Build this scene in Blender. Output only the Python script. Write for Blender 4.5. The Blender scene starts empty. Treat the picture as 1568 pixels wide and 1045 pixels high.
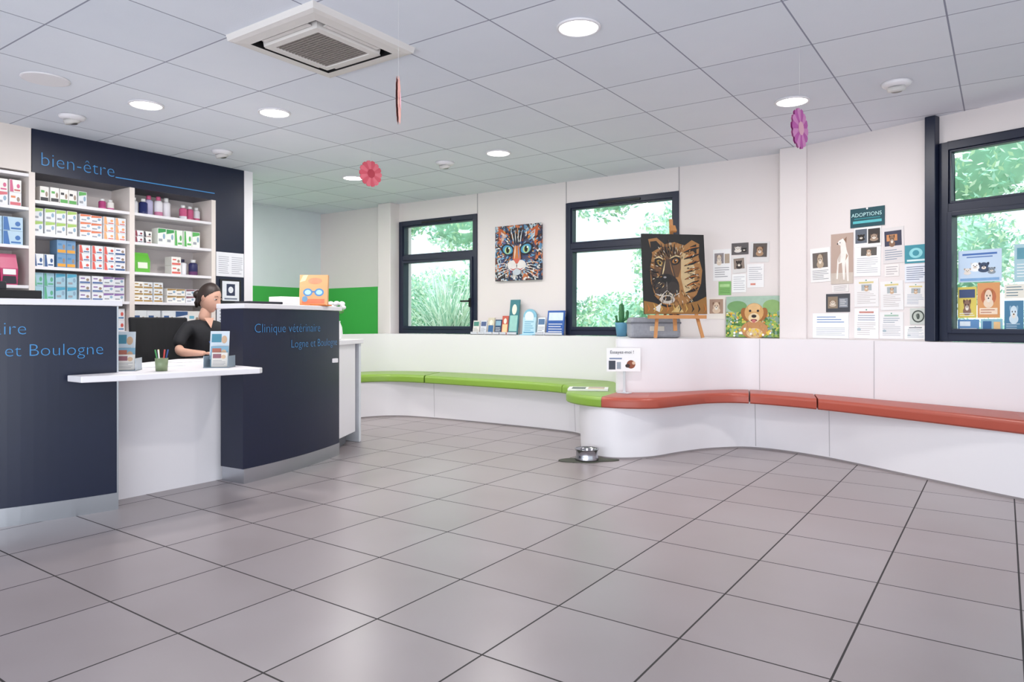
import bpy, bmesh, math, random
from mathutils import Vector, Matrix
random.seed(7)
S=bpy.context.scene
COL=S.collection
def lin(h):
    h=h.lstrip('#'); o=[]
    for i in (0,2,4):
        v=int(h[i:i+2],16)/255
        o.append(v/12.92 if v<=.04045 else ((v+.055)/1.055)**2.4)
    return tuple(o)+(1,)
MC={}
def M(col,rough=.5,metal=0,var=.06,emit=0,name=None,scale=6):
    k=(col,rough,metal,var,emit,scale)
    if k in MC: return MC[k]
    m=bpy.data.materials.new(name or 'mat_'+col.strip('#')); m.use_nodes=True
    nt=m.node_tree; b=nt.nodes['Principled BSDF']
    b.inputs['Roughness'].default_value=rough; b.inputs['Metallic'].default_value=metal
    c=lin(col)
    if var>0:
        tc=nt.nodes.new('ShaderNodeTexCoord'); n=nt.nodes.new('ShaderNodeTexNoise'); n.inputs['Scale'].default_value=scale
        nt.links.new(tc.outputs['Object'],n.inputs['Vector'])
        mx=nt.nodes.new('ShaderNodeMix'); mx.data_type='RGBA'
        mx.inputs[6].default_value=tuple(x*(1-var) for x in c[:3])+(1,)
        mx.inputs[7].default_value=tuple(min(1,x*(1+var)) for x in c[:3])+(1,)
        nt.links.new(n.outputs['Fac'],mx.inputs[0]); nt.links.new(mx.outputs[2],b.inputs['Base Color'])
    else: b.inputs['Base Color'].default_value=c
    if emit:
        b.inputs['Emission Color'].default_value=c; b.inputs['Emission Strength'].default_value=emit
    MC[k]=m; return m
# ---------- generic mesh builder ----------
class B:
    def __init__(s): s.v=[]; s.f=[]; s.m=[]; s.mats=[]; s.sm=[]
    def mi(s,m):
        if m not in s.mats: s.mats.append(m)
        return s.mats.index(m)
    def poly(s,pts,m,smooth=False):
        n=len(s.v); s.v+= [tuple(p) for p in pts]; s.f.append(tuple(range(n,n+len(pts)))); s.m.append(s.mi(m)); s.sm.append(smooth)
    def box(s,a,b,m,mt=None):
        x0,y0,z0=a; x1,y1,z1=b
        c=[Vector(p) for p in ((x0,y0,z0),(x1,y0,z0),(x1,y1,z0),(x0,y1,z0),(x0,y0,z1),(x1,y0,z1),(x1,y1,z1),(x0,y1,z1))]
        if mt is not None: c=[mt@p for p in c]
        n=len(s.v); s.v+=[tuple(p) for p in c]
        for q in ((0,3,2,1),(4,5,6,7),(0,1,5,4),(1,2,6,5),(2,3,7,6),(3,0,4,7)):
            s.f.append(tuple(n+i for i in q)); s.m.append(s.mi(m)); s.sm.append(False)
    def lathe(s,c,prof,m,seg=24,mt=None,smooth=True):
        n=len(s.v); c=Vector(c)
        for r,z in prof:
            for i in range(seg):
                a=2*math.pi*i/seg; p=Vector((r*math.cos(a),r*math.sin(a),z))
                if mt is not None: p=mt@p
                s.v.append(tuple(c+p))
        for j in range(len(prof)-1):
            for i in range(seg):
                s.f.append((n+j*seg+i,n+j*seg+(i+1)%seg,n+(j+1)*seg+(i+1)%seg,n+(j+1)*seg+i)); s.m.append(s.mi(m)); s.sm.append(smooth)
        s.f.append(tuple(n+i for i in range(seg-1,-1,-1))); s.m.append(s.mi(m)); s.sm.append(False)
        k=(len(prof)-1)*seg
        s.f.append(tuple(n+k+i for i in range(seg))); s.m.append(s.mi(m)); s.sm.append(False)
    def tube(s,pts,r,m,seg=8):
        pts=[Vector(p) for p in pts]; n=len(s.v)
        for k,p in enumerate(pts):
            d=(pts[min(k+1,len(pts)-1)]-pts[max(k-1,0)]).normalized()
            u=d.orthogonal().normalized() if abs(d.z)>.9 else Vector((0,0,1)).cross(d).normalized()
            w=d.cross(u); rr=r[k] if isinstance(r,(list,tuple)) else r
            for i in range(seg):
                a=2*math.pi*i/seg; s.v.append(tuple(p+(u*math.cos(a)+w*math.sin(a))*rr))
        for k in range(len(pts)-1):
            for i in range(seg):
                s.f.append((n+k*seg+i,n+k*seg+(i+1)%seg,n+(k+1)*seg+(i+1)%seg,n+(k+1)*seg+i)); s.m.append(s.mi(m)); s.sm.append(True)
        for k in (0,len(pts)-1):
            s.f.append(tuple(n+k*seg+i for i in range(seg))); s.m.append(s.mi(m)); s.sm.append(False)
    def ell(s,c,r,m,seg=20,rings=12,mt=None,nz=0):
        n=len(s.v); c=Vector(c)
        for j in range(rings+1):
            t=math.pi*j/rings
            for i in range(seg):
                a=2*math.pi*i/seg
                q=1+(nz*(math.sin(a*5+j*1.7)+math.sin(t*9+i*2.3)) if nz and 0<j<rings else 0)
                p=Vector((r[0]*math.sin(t)*math.cos(a),r[1]*math.sin(t)*math.sin(a),r[2]*math.cos(t)))*q
                if mt is not None: p=mt@p
                s.v.append(tuple(c+p))
        for j in range(rings):
            for i in range(seg):
                s.f.append((n+j*seg+i,n+(j+1)*seg+i,n+(j+1)*seg+(i+1)%seg,n+j*seg+(i+1)%seg)); s.m.append(s.mi(m)); s.sm.append(True)
    def make(s,name,parent=None,bevel=0,fix=True):
        me=bpy.data.meshes.new(name); me.from_pydata(s.v,[],s.f)
        for m in s.mats: me.materials.append(m)
        me.polygons.foreach_set('material_index',s.m); me.polygons.foreach_set('use_smooth',s.sm)
        if fix:
            bm=bmesh.new(); bm.from_mesh(me); bmesh.ops.remove_doubles(bm,verts=bm.verts,dist=1e-5); bmesh.ops.recalc_face_normals(bm,faces=bm.faces); bm.to_mesh(me); bm.free()
        me.update()
        o=bpy.data.objects.new(name,me); COL.objects.link(o)
        if parent: o.parent=parent
        if bevel:
            b=o.modifiers.new('bev','BEVEL'); b.width=bevel; b.segments=2; b.limit_method='ANGLE'
        return o
def E(name,loc=(0,0,0)):
    o=bpy.data.objects.new(name,None); COL.objects.link(o); o.empty_display_size=.1; return o
Z=Vector((0,0,1))
# ---------- materials ----------
wallm=M('#e2dad9',.7,0,.02,name='painted_wall',scale=2)
whitem=M('#e8e5e9',.38,0,.015,name='white_laminate',scale=2)
navy=M('#0d1732',.36,0,.1,name='navy_laminate')
frame=M('#121b33',.4,0,.05,name='dark_frame')
metal=M('#b9bcc2',.28,1,.05,name='brushed_metal')
black=M('#0c0c10',.5,0,.1)
green=M('#3fb04c',.6,0,.03)
def gridmat(name,x0,y0,sp,lw,base,base2,line,rough,pertile,bumpscale,bump,noise_sc,detail=4,rv=.12):
    m=bpy.data.materials.new(name); m.use_nodes=True; nt=m.node_tree; N=nt.nodes; L=nt.links; b=N['Principled BSDF']
    tc=N.new('ShaderNodeTexCoord'); sx=N.new('ShaderNodeSeparateXYZ'); L.new(tc.outputs['Object'],sx.inputs[0])
    def ma(op,a,bv=None,c=None):
        n=N.new('ShaderNodeMath'); n.operation=op
        for i,v in enumerate((a,bv,c)):
            if v is None: continue
            if isinstance(v,(int,float)): n.inputs[i].default_value=v
            else: L.new(v,n.inputs[i])
        return n.outputs[0]
    ms=[];cells=[]
    for k,o in ((0,x0),(1,y0)):
        t=ma('DIVIDE',ma('SUBTRACT',sx.outputs[k],o),sp); cells.append(ma('FLOOR',t)); fr=ma('FRACT',t)
        d=ma('MINIMUM',fr,ma('SUBTRACT',1,fr)); ms.append(ma('LESS_THAN',d,lw/sp/2))
    mask=ma('MAXIMUM',ms[0],ms[1])
    cb=N.new('ShaderNodeCombineXYZ'); L.new(cells[0],cb.inputs[0]); L.new(cells[1],cb.inputs[1])
    wn=N.new('ShaderNodeTexWhiteNoise'); L.new(cb.outputs[0],wn.inputs['Vector'])
    no=N.new('ShaderNodeTexNoise'); no.inputs['Scale'].default_value=noise_sc; no.inputs['Detail'].default_value=detail; no.inputs['Roughness'].default_value=.5
    ad=N.new('ShaderNodeVectorMath'); ad.operation='MULTIPLY_ADD'; L.new(wn.outputs['Color'],ad.inputs[0]); ad.inputs[1].default_value=(9,9,9); L.new(tc.outputs['Object'],ad.inputs[2]); L.new(ad.outputs[0],no.inputs['Vector'])
    f=ma('ADD',ma('MULTIPLY',wn.outputs['Value'],pertile),ma('MULTIPLY',no.outputs['Fac'],1-pertile))
    mr=N.new('ShaderNodeMapRange'); mr.inputs[1].default_value=.2; mr.inputs[2].default_value=.8; L.new(f,mr.inputs[0])
    mx=N.new('ShaderNodeMix'); mx.data_type='RGBA'; mx.inputs[6].default_value=lin(base); mx.inputs[7].default_value=lin(base2); L.new(mr.outputs[0],mx.inputs[0])
    m2=N.new('ShaderNodeMix'); m2.data_type='RGBA'; L.new(mask,m2.inputs[0]); L.new(mx.outputs[2],m2.inputs[6]); m2.inputs[7].default_value=lin(line)
    L.new(m2.outputs[2],b.inputs['Base Color'])
    L.new(ma('ADD',ma('MULTIPLY',no.outputs['Fac'],rv),ma('ADD',ma('MULTIPLY',mask,.4),rough-rv/2)),b.inputs['Roughness'])
    n2=N.new('ShaderNodeTexNoise'); n2.inputs['Scale'].default_value=bumpscale; L.new(tc.outputs['Object'],n2.inputs['Vector'])
    bp=N.new('ShaderNodeBump'); bp.inputs['Strength'].default_value=bump; bp.inputs['Distance'].default_value=.002
    L.new(ma('SUBTRACT',n2.outputs['Fac'],mask),bp.inputs['Height']); L.new(bp.outputs[0],b.inputs['Normal'])
    return m
floorm=gridmat('floor_tiles',-.84,1.232,.4445,.0065,'#948a8b','#a0979a','#211b1e',.30,.25,30,.04,2.2,2,.04)
ceilm=gridmat('ceiling_tiles',-.215,2.6375,.5875,.008,'#dde2ec','#e5e9f1','#9497a8',.85,.5,160,.25,4)
CH=2.42
# ---------- shell ----------
b=B(); b.box((-9,-4,-.1),(4.5,7.2,0),floorm); b.make('floor')
b=B(); b.box((-9,-4,CH),(4.5,6.3,CH+.12),ceilm); b.make('ceiling')
def frame_mt(o,d):
    d=Vector((d[0],d[1],0)).normalized(); n=Vector((-d.y,d.x,0))
    m=Matrix((( d.x,n.x,0,o[0]),(d.y,n.y,0,o[1]),(0,0,1,0),(0,0,0,1))); return m
def wall(name,mt,s0,s1,ops,th=.2,m=wallm,h=CH):
    b=B(); cur=s0
    for a,c,z0,z1 in ops:
        b.box((cur,0,0),(a,th,h),m,mt); b.box((a,0,0),(c,th,z0),m,mt); b.box((a,0,z1),(c,th,h),m,mt); cur=c
    b.box((cur,0,0),(s1,th,h),m,mt); return b.make(name)
YW=6.12
MB=frame_mt((0,YW),(1,0))
wall('wall_back',MB,-7.5,-1.30,[(-5.93,-4.75,.86,2.2),(-3.617,-2.425,.86,2.2)])
ang=math.radians(18.5)
MR=frame_mt((-1.28,5.96),(math.cos(ang),-math.sin(ang)))
wall('wall_right',MR,-.02,4.6,[(.97,2.5,.86,2.23)])
b=B(); b.box((-7.56,-4,0),(-7.36,6.3,CH),M('#dde6ea',.7,0,.02)); b.make('wall_left')
b=B(); b.box((-7.36,2,0),(-7.352,6.115,1.44),green); b.box((-7.352,YW-.008,0),(-6.15,YW,1.44),green); b.make('trim_green_dado')
b=B(); b.box((-6.15,5.97,0),(-5.94,YW+.01,CH),wallm); b.make('trim_column_left',bevel=.01)
b=B(); b.box((-1.50,5.94,0),(-1.29,YW+.01,CH),wallm); b.make('trim_column_right',bevel=.01)
b=B()
for x in (-4.75,-3.617,-2.425): b.box((x-.004,YW-.004,2.2),(x+.004,YW,CH),M('#a9a3a6',.7))
b.make('trim_wall_seams')
# ---------- windows ----------
glass=bpy.data.materials.new('window_glass'); glass.use_nodes=True; nt=glass.node_tree
for n in list(nt.nodes): nt.nodes.remove(n)
o_=nt.nodes.new('ShaderNodeOutputMaterial'); mx=nt.nodes.new('ShaderNodeMixShader'); t=nt.nodes.new('ShaderNodeBsdfTransparent'); g=nt.nodes.new('ShaderNodeBsdfGlossy'); g.inputs['Roughness'].default_value=.02; t.inputs[0].default_value=(.95,1,1,1)
mx.inputs[0].default_value=.06; nt.links.new(t.outputs[0],mx.inputs[1]); nt.links.new(g.outputs[0],mx.inputs[2]); nt.links.new(mx.outputs[0],o_.inputs[0])
def window(name,mt,s0,s1,z0,z1,zt,handle=None,fw=.055,vent=True):
    e=E(name); b=B()
    def fr(a,c,lo,hi,w,y0,y1):
        b.box((a,y0,lo),(a+w,y1,hi),frame,mt); b.box((c-w,y0,lo),(c,y1,hi),frame,mt)
        b.box((a+w,y0,lo),(c-w,y1,lo+w),frame,mt); b.box((a+w,y0,hi-w),(c-w,y1,hi),frame,mt)
    fr(s0,s1,z0,z1,fw,-.015,.09)
    b.box((s0+fw,-.012,zt-.03),(s1-fw,.085,zt+.03),frame,mt)
    fr(s0+fw,s1-fw,z0+fw,zt-.03,.03,-.03,.06)
    fr(s0+fw,s1-fw,zt+.03,z1-fw,.015,.0,.06)
    if vent: b.box(((s0+s1)/2-.22,-.03,z1-.045),((s0+s1)/2+.22,-.015,z1-.022),black,mt)
    b.make('frame',e,bevel=.003)
    g=B(); g.box((s0+fw,.03,z0+fw),(s1-fw,.034,z1-fw),glass,mt); g.make('pane',e)
    if handle:
        h=B(); h.box((handle-.014,-.045,1.17),(handle+.014,-.03,1.27),black,mt); h.box((handle-.01,-.075,1.225),(handle+.01,-.045,1.245),black,mt); h.box((handle-.10,-.085,1.225),(handle+.01,-.07,1.245),black,mt); h.make('handle',e,bevel=.003)
    return e
window('window_1',MB,-5.93,-4.75,.872,2.2,1.76,handle=-4.83)
window('window_2',MB,-3.617,-2.425,.872,2.2,1.76)
window('window_3',MR,.97,2.5,.872,2.23,1.78,vent=False)
b=B(); b.box((.90,-.07,.87),(.968,-.0,CH-.002),frame,MR); b.make('trim_window_post',bevel=.004)
# ---------- bench + half wall ----------
P=[((-5.50,4.2),(-5.92,4.2),(-5.50,4.2),(-6.05,4.2)),((-5.50,4.7),(-5.92,4.75),(-5.50,4.7),(-6.05,4.75)),((-5.46,5.09),(-5.88,5.3),(-5.48,5.09),(-6.05,5.5)),
((-5.28,5.33),(-5.65,5.72),(-5.30,5.39),(-5.92,6.1)),((-4.88,5.40),(-5.1,5.92),(-4.9,5.50),(-5.1,6.1)),((-4.12,5.40),(-4.2,5.94),(-4.15,5.54),(-4.2,6.1)),
((-3.5,5.38),(-3.3,5.94),(-3.5,5.54),(-3.3,6.1)),((-3.18,5.32),(-2.98,5.88),(-3.12,5.48),(-2.98,6.1)),((-3.0,5.15),(-2.80,5.62),(-2.92,5.25),(-2.75,6.1)),
((-2.90,4.92),(-2.64,5.32),(-2.80,4.97),(-2.64,6.1)),((-2.80,4.76),(-2.54,5.10),(-2.69,4.80),(-2.52,6.1)),((-2.62,4.64),(-2.52,5.04),(-2.56,4.67),(-2.48,6.1)),
((-2.42,4.60),(-2.49,5.00),(-2.40,4.62),(-2.42,6.1)),((-2.22,4.64),(-2.38,5.05),(-2.26,4.68),(-2.34,6.1)),((-2.06,4.77),(-2.22,5.18),(-2.12,4.85),(-2.2,6.1)),
((-1.96,5.06),(-2.08,5.36),(-2.02,5.15),(-2.05,6.1)),((-1.84,5.33),(-1.93,5.62),(-1.87,5.45),(-1.85,6.1)),((-1.60,5.47),(-1.70,5.80),(-1.60,5.66),(-1.62,6.1)),
((-1.1,5.38),(-1.2,5.74),(-1.1,5.56),(-1.2,5.93)),((-.46,5.11),(-.6,5.54),(-.475,5.20),(-.6,5.73)),((.09,4.85),(.1,5.3),(.09,4.87),(.1,5.495)),
((.7,4.58),(.75,5.07),(.7,4.61),(.75,5.28)),((1.3,4.28),(1.4,4.85),(1.3,4.31),(1.4,5.06))]
def cr(k,u):
    i=int(min(max(u,0),len(P)-1.0001)); t=u-i
    g=lambda j:Vector(P[min(max(j,0),len(P)-1)][k])
    p0,p1,p2,p3=g(i-1),g(i),g(i+1),g(i+2)
    return .5*((2*p1)+(p2-p0)*t+(2*p0-5*p1+4*p2-p3)*t*t+(3*p1-p0-3*p2+p3)*t**3)
def ribbon(u0,u1,prof,n,m,name,parent,closed=True):
    b=B(); rows=[prof(u0+(u1-u0)*i/n) for i in range(n+1)]; k=len(rows[0]); idx=b.mi(m)
    for r in rows: b.v+=[tuple(p) for p in r]
    for i in range(n):
        for j in range(k if closed else k-1):
            b.f.append((i*k+j,i*k+(j+1)%k,(i+1)*k+(j+1)%k,(i+1)*k+j)); b.m.append(idx); b.sm.append(False)
    if closed:
        b.f.append(tuple(range(k))); b.f.append(tuple(n*k+j for j in range(k))); b.m+=[idx,idx]; b.sm+=[False,False]
    return b.make(name,parent)
def shade(o,a=40):
    for p in o.data.polygons: p.use_smooth=True
    me=o.data
    bm=bmesh.new(); bm.from_mesh(me)
    for e in bm.edges:
        if len(e.link_faces)==2 and e.calc_face_angle(0)>math.radians(a): e.smooth=False
    bm.to_mesh(me); bm.free()
L3=lambda v,z:Vector((v.x,v.y,z))
LZ=.868
hw=ribbon(0,22,lambda u:[L3(cr(1,u),0),L3(cr(1,u),LZ),L3(cr(3,u),LZ),L3(cr(3,u),0)],176,whitem,'half_wall_ledge',None); shade(hw)
bench=E('curved_waiting_bench')
o=ribbon(0,22,lambda u:[L3(cr(2,u),0),L3(cr(2,u),.02),L3(cr(2,u).lerp(cr(0,u),.12),.372),L3(cr(1,u).lerp(cr(0,u),.02),.372),L3(cr(1,u).lerp(cr(0,u),.02),0)],176,whitem,'base',bench); shade(o)
o=ribbon(0,22,lambda u:[L3(cr(2,u)+(cr(2,u)-cr(1,u)).normalized()*.004,0),L3(cr(2,u)+(cr(2,u)-cr(1,u)).normalized()*.004,.012),L3(cr(2,u),.012)],176,M('#8d8688',.6),'floor_joint',bench,False)
gcu=M('#82a63e',.38,0,.05,name='green_vinyl'); rcu=M('#a84c3c',.38,0,.05,name='terracotta_vinyl')
def cushprof(u):
    w=cr(1,u); f=cr(0,u); d=(f-w); Ln=d.length; d=d/Ln; w=w+d*.004
    p=lambda x,z:L3(w+d*x,z)
    r=[]; zb,zt=.374,.452
    r.append(p(0,zb)); r.append(p(0,zt-.008)); r.append(p(.012,zt)); 
    for a in range(0,91,22):
        A=math.radians(a); r.append(p(Ln-.03+.03*math.sin(A),zt-.03+.03*math.cos(A)))
    r.append(p(Ln,zb+.01)); r.append(p(Ln-.01,zb)); return r
for i,(a,c,m) in enumerate([(0,3.98,gcu),(4.01,6.95,gcu),(6.98,11.99,gcu),(12.0,16.98,rcu),(17.01,18.0,rcu),(18.02,22,rcu)]):
    o=ribbon(a,c,cushprof,int((c-a)*9)+3,m,'cushion_%d'%(i+1),bench); shade(o,35)
b=B()
sm_=M('#b5b2b6',.6)
def seam(u,lay,z0,z1):
    w=cr(lay,u)
    t=(cr(lay,u+.02)-cr(lay,u-.02)).normalized()*.0025
    nrm=Vector((-t.y,t.x)).normalized()
    if nrm.dot((cr(0,u)-cr(1,u)))<0: nrm=-nrm
    p0=w+nrm*.0015; p1=p0 if lay==1 else w+(cr(0,u)-w)*.12+nrm*.0015
    b.poly([L3(p0-t,z0),L3(p0+t,z0),L3(p1+t,z1),L3(p1-t,z1)],sm_)
for u in (17.2,18.75): seam(u,1,.455,.866)
for u in (4.1,6.9,16.98,18.1): seam(u,2,.02,.37)
b.make('panel_seams',bench,fix=False)
# ---------- reception ----------
CX,CY,R=-6.79,2.35,2.95
def arc(y,rr=R):
    a=math.asin((y-CY)/R); return Vector((CX+rr*math.cos(a),CY+rr*math.sin(a)))
def arcblock(y0,y1,r0,r1,z0,z1,m,name,par,n=32,bevel=0):
    b=B(); k=b.mi(m)
    for i in range(n+1):
        y=y0+(y1-y0)*i/n
        for rr in (r1,r0):
            p=arc(y,rr); b.v.append((p.x,p.y,z0)); b.v.append((p.x,p.y,z1))
    for i in range(n):
        A=i*4; C=A+4
        for q in ((A,C,C+1,A+1),(A+1,C+1,C+3,A+3),(A+3,C+3,C+2,A+2),(A+2,C+2,C,A)): b.f.append(q); b.m.append(k); b.sm.append(False)
    b.f.append((0,1,3,2)); e=n*4; b.f.append((e,e+1,e+3,e+2)); b.m+=[k,k]; b.sm+=[False,False]
    o=b.make(name,par,bevel=bevel); return o
desk=E('reception_counter')
for nm,y0,y1 in (('left',.2,1.865),('right',2.60,3.60)):
    arcblock(y0,y1,R-.21,R,.09,1.085,navy,'panel_'+nm,desk)
    arcblock(y0+.003,y1-.003,R-.20,R+.004,0,.09,metal,'toe_kick_'+nm,desk)
    arcblock(y0-.005,y1+.02,R-.25,R+.015,1.087,1.118,whitem,'top_'+nm,desk,bevel=.004)
arcblock(1.86,1.868,R-.2,R+.003,.0,1.085,metal,'edge_strip',desk,n=1)
b=B(); b.box((-4.12,1.80,0),(-4.08,2.66,.70),whitem); b.make('knee_panel',desk)
b=B()
fr_=[(-3.735,1.62),(-3.66,1.85),(-3.62,2.1),(-3.60,2.35),(-3.57,2.52),(-3.60,2.56)]
out=[(p[0],p[1]) for p in fr_]+[(-3.86,2.595),(-4.07,2.595),(-4.07,3.55),(-4.95,3.6),(-4.95,2.8),(-4.55,2.2),(-4.5,1.0),(-4.16,1.0),(-4.10,1.875),(-3.885,1.875),(-3.885,1.62)]
for z,flip in ((.70,1),(.732,0)):
    q=[(x,y,z) for x,y in out]; b.poly(q[::-1] if flip else q,whitem)
for i in range(len(out)):
    a,c=out[i],out[(i+1)%len(out)]; b.poly([(a[0],a[1],.70),(c[0],c[1],.70),(c[0],c[1],.732),(a[0],a[1],.732)],whitem)
b.make('desk_slab',desk,bevel=.004)
b=B(); b.box((-4.93,3.4,0),(-4.2,3.5,.70),whitem); b.box((-4.5,1.0,0),(-4.2,1.5,.70),whitem); b.make('desk_supports',desk)
def prism(b,pts,z0,z1,m):
    b.poly([(x,y,z1) for x,y in pts],m); b.poly([(x,y,z0) for x,y in pts][::-1],m)
    for i in range(len(pts)):
        a,c=pts[i],pts[(i+1)%len(pts)]; b.poly([(a[0],a[1],z0),(c[0],c[1],z0),(c[0],c[1],z1),(a[0],a[1],z1)],m)
b=B(); prism(b,[(-4.14,3.62),(-4.41,4.12),(-4.85,4.12),(-4.85,3.62)],.825,.86,whitem)
prism(b,[(-4.18,3.64),(-4.38,4.0),(-4.82,4.0),(-4.82,3.64)],.10,.825,whitem); prism(b,[(-4.26,3.64),(-4.45,3.96),(-4.80,3.96),(-4.80,3.64)],0,.10,M('#77787f',.6))
prism(b,[(-4.40,4.06),(-4.43,4.11),(-4.84,4.11),(-4.84,4.06)],0,.825,M('#dcdfe6',.5)); b.make('side_cabinet',desk,bevel=.003)
def textmesh(s,size,name,par,mat,fn,align='LEFT',thin=.012):
    cu=bpy.data.curves.new(name,'FONT'); cu.body=s; cu.size=size; cu.align_x=align; cu.resolution_u=3; cu.offset=-size*thin
    o=bpy.data.objects.new(name+'_tmp',cu); COL.objects.link(o); bpy.context.view_layer.update()
    me=bpy.data.meshes.new_from_object(o.evaluated_get(bpy.context.evaluated_depsgraph_get()))
    bpy.data.objects.remove(o)
    for v in me.vertices: v.co=fn(v.co.x,v.co.y)
    me.materials.clear(); me.materials.append(mat); ob=bpy.data.objects.new(name,me); COL.objects.link(ob); ob.parent=par; return ob
tb=M('#3b83bd',.4,0,.02,emit=.1,name='blue_lettering')
def arcfn(y0,z0):
    a0=math.asin((y0-CY)/R)
    def f(x,y):
        a=a0+x/R; return Vector((CX+(R+.004)*math.cos(a),CY+(R+.004)*math.sin(a),z0+y))
    return f
textmesh('Clinique vétérinaire',.083,'lettering_1',desk,tb,arcfn(2.68,.935),thin=.018)
textmesh('Logne et Boulogne',.078,'lettering_2',desk,tb,arcfn(3.56,.83),'RIGHT',thin=.018)
textmesh('Clinique vétérinaire',.092,'lettering_3',desk,tb,arcfn(1.475,.94),'RIGHT',thin=.018)
textmesh('Logne et Boulogne',.088,'lettering_4',desk,tb,arcfn(1.80,.832),'RIGHT',thin=.018)
# ---------- shelf wall ----------
shelf=E('product_shelving'); SX=-5.82
cream=M('#e6dcd6',.6,0,.02)
b=B()
b.box((-6.25,-1,0),(-6.12,4.03,CH),wallm); b.make('back_board',shelf)
b=B(); b.box((-6.12,2.19,2.10),(SX,3.94,CH),navy); b.box((-6.12,3.64,0),(SX,3.94,2.10),navy); b.make('navy_fascia',shelf)
b=B(); b.box((-6.12,3.94,0),(SX+.004,4.03,CH),whitem); b.box((-6.12,-1,2.10),(SX,2.185,CH),cream)
ups=[.72,1.46,2.19,2.91,3.63]
for u in ups: b.box((-6.12,u-.02,0),(SX+.003,u+.02,2.10),cream)
def shelves(y0,y1,zs):
    for z in zs: b.box((-6.12,y0+.02,z-.022),(SX,y1-.02,z),whitem)
ZA=[2.085,1.84,1.56,1.27,1.0,.7,.4,.1]; ZB=[1.90,1.66,1.415,1.17,.93,.6,.3,.05]
shelves(.72,1.46,ZA); shelves(1.46,2.19,ZA); shelves(2.19,2.91,ZB); shelves(2.91,3.63,ZB)
b.make('carcass',shelf)
textmesh('bien-être',.145,'lettering_wellbeing',shelf,tb,lambda x,y:Vector((SX+.003,2.24+x,2.16+y)),thin=.018)
b=B(); b.box((SX,2.78,2.158),(SX+.003,3.64,2.166),tb); b.make('lettering_line',shelf)
wbox=['#e9e9ee','#e3e6ea','#f0ede8']
def stock(name,items):
    b=B()
    for it in items: it(b)
    return b.make(name)
def boxes(y0,y1,z,w,h,labels,rows=1,d=.12,gap=.006,body=None,skip=0):
    def f(b):
        y=y0; run=0
        while y+w<=y1+.001:
            if random.random()>=skip:
                if run<=0: run=random.choice((1,2,2,3)); lb=random.choice(labels); lb2=random.choice(labels); st=random.randrange(3); bc=M(body or random.choice(wbox),.45,0,.02)
                run-=1
                dd=d*random.uniform(.8,1.1); fx=SX-.03-random.uniform(0,.025)
                for r in range(rows):
                    z0=z+r*(h+.001)
                    b.box((fx-dd,y,z0+.0005),(fx,y+w-gap,z0+h),bc)
                    x=fx+.001; W=w-gap
                    if st==0:
                        b.poly([(x,y+.004,z0+h*.08),(x,y+W-.004,z0+h*.08),(x,y+W-.004,z0+h*.30),(x,y+.004,z0+h*.30)],M(lb,.45,0,.02))
                        b.poly([(x,y+W*.12,z0+h*.6),(x,y+W*.5,z0+h*.6),(x,y+W*.5,z0+h*.75),(x,y+W*.12,z0+h*.75)],M(lb2,.45,0,.02))
                    elif st==1:
                        b.poly([(x,y+.003,z0+h*.68),(x,y+W-.003,z0+h*.8),(x,y+W-.003,z0+h*.97),(x,y+.003,z0+h*.97)],M(lb,.45,0,.02))
                        b.poly([(x,y+W*.12,z0+h*.2),(x,y+W*.55,z0+h*.2),(x,y+W*.55,z0+h*.36),(x,y+W*.12,z0+h*.36)],M('#9c9fa8',.45,0,.02))
                    else:
                        b.poly([(x,y+.003,z0+h*.03),(x,y+W*.35,z0+h*.03),(x,y+W*.22,z0+h*.97),(x,y+.003,z0+h*.97)],M(lb,.45,0,.02))
                        b.poly([(x,y+W*.4,z0+h*.12),(x,y+W*.9,z0+h*.12),(x,y+W*.9,z0+h*.24),(x,y+W*.4,z0+h*.24)],M(lb2,.45,0,.02))
                    cyy=y+W*.74; czz=z0+h*.52
                    b.poly([(x+.0003,cyy+W*.14*math.cos(a),czz+h*.18*math.sin(a)) for a in [k*math.pi/4 for k in range(8)]],M(['#5c5c64','#d8a888','#9a8676','#8daac0',lb][(st+len(lb2))%5],.45,0,.02))
            y+=w
    return f
def bottles(y0,y1,z,r,h,cols,caps):
    def f(b):
        y=y0+r
        while y+r<=y1:
            x=SX-.09-random.uniform(0,.05); c=random.choice(cols)
            b.lathe((x,y,z+.001),[(r*.9,0),(r,.01),(r,h*.25)],M(random.choice(cols),.4,0,.02),14)
            b.lathe((x,y,z+.001),[(r,h*.25),(r,h*.72),(r*.75,h*.8)],M(c,.4,0,.02),14)
            b.lathe((x,y,z+.001),[(r*.55,h*.8),(r*.55,h),(r*.4,h)],M(random.choice(caps),.4,0,.02),12)
            y+=r*2.25
    return f
blue=['#4f86b4','#6fb4cc','#3a5a8c']; org=['#dd7a54','#d86058','#eeaa78']; grn=['#62ac5c','#4a9a68','#a2c468']; pnk=['#d0629a','#b84a80']
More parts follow.
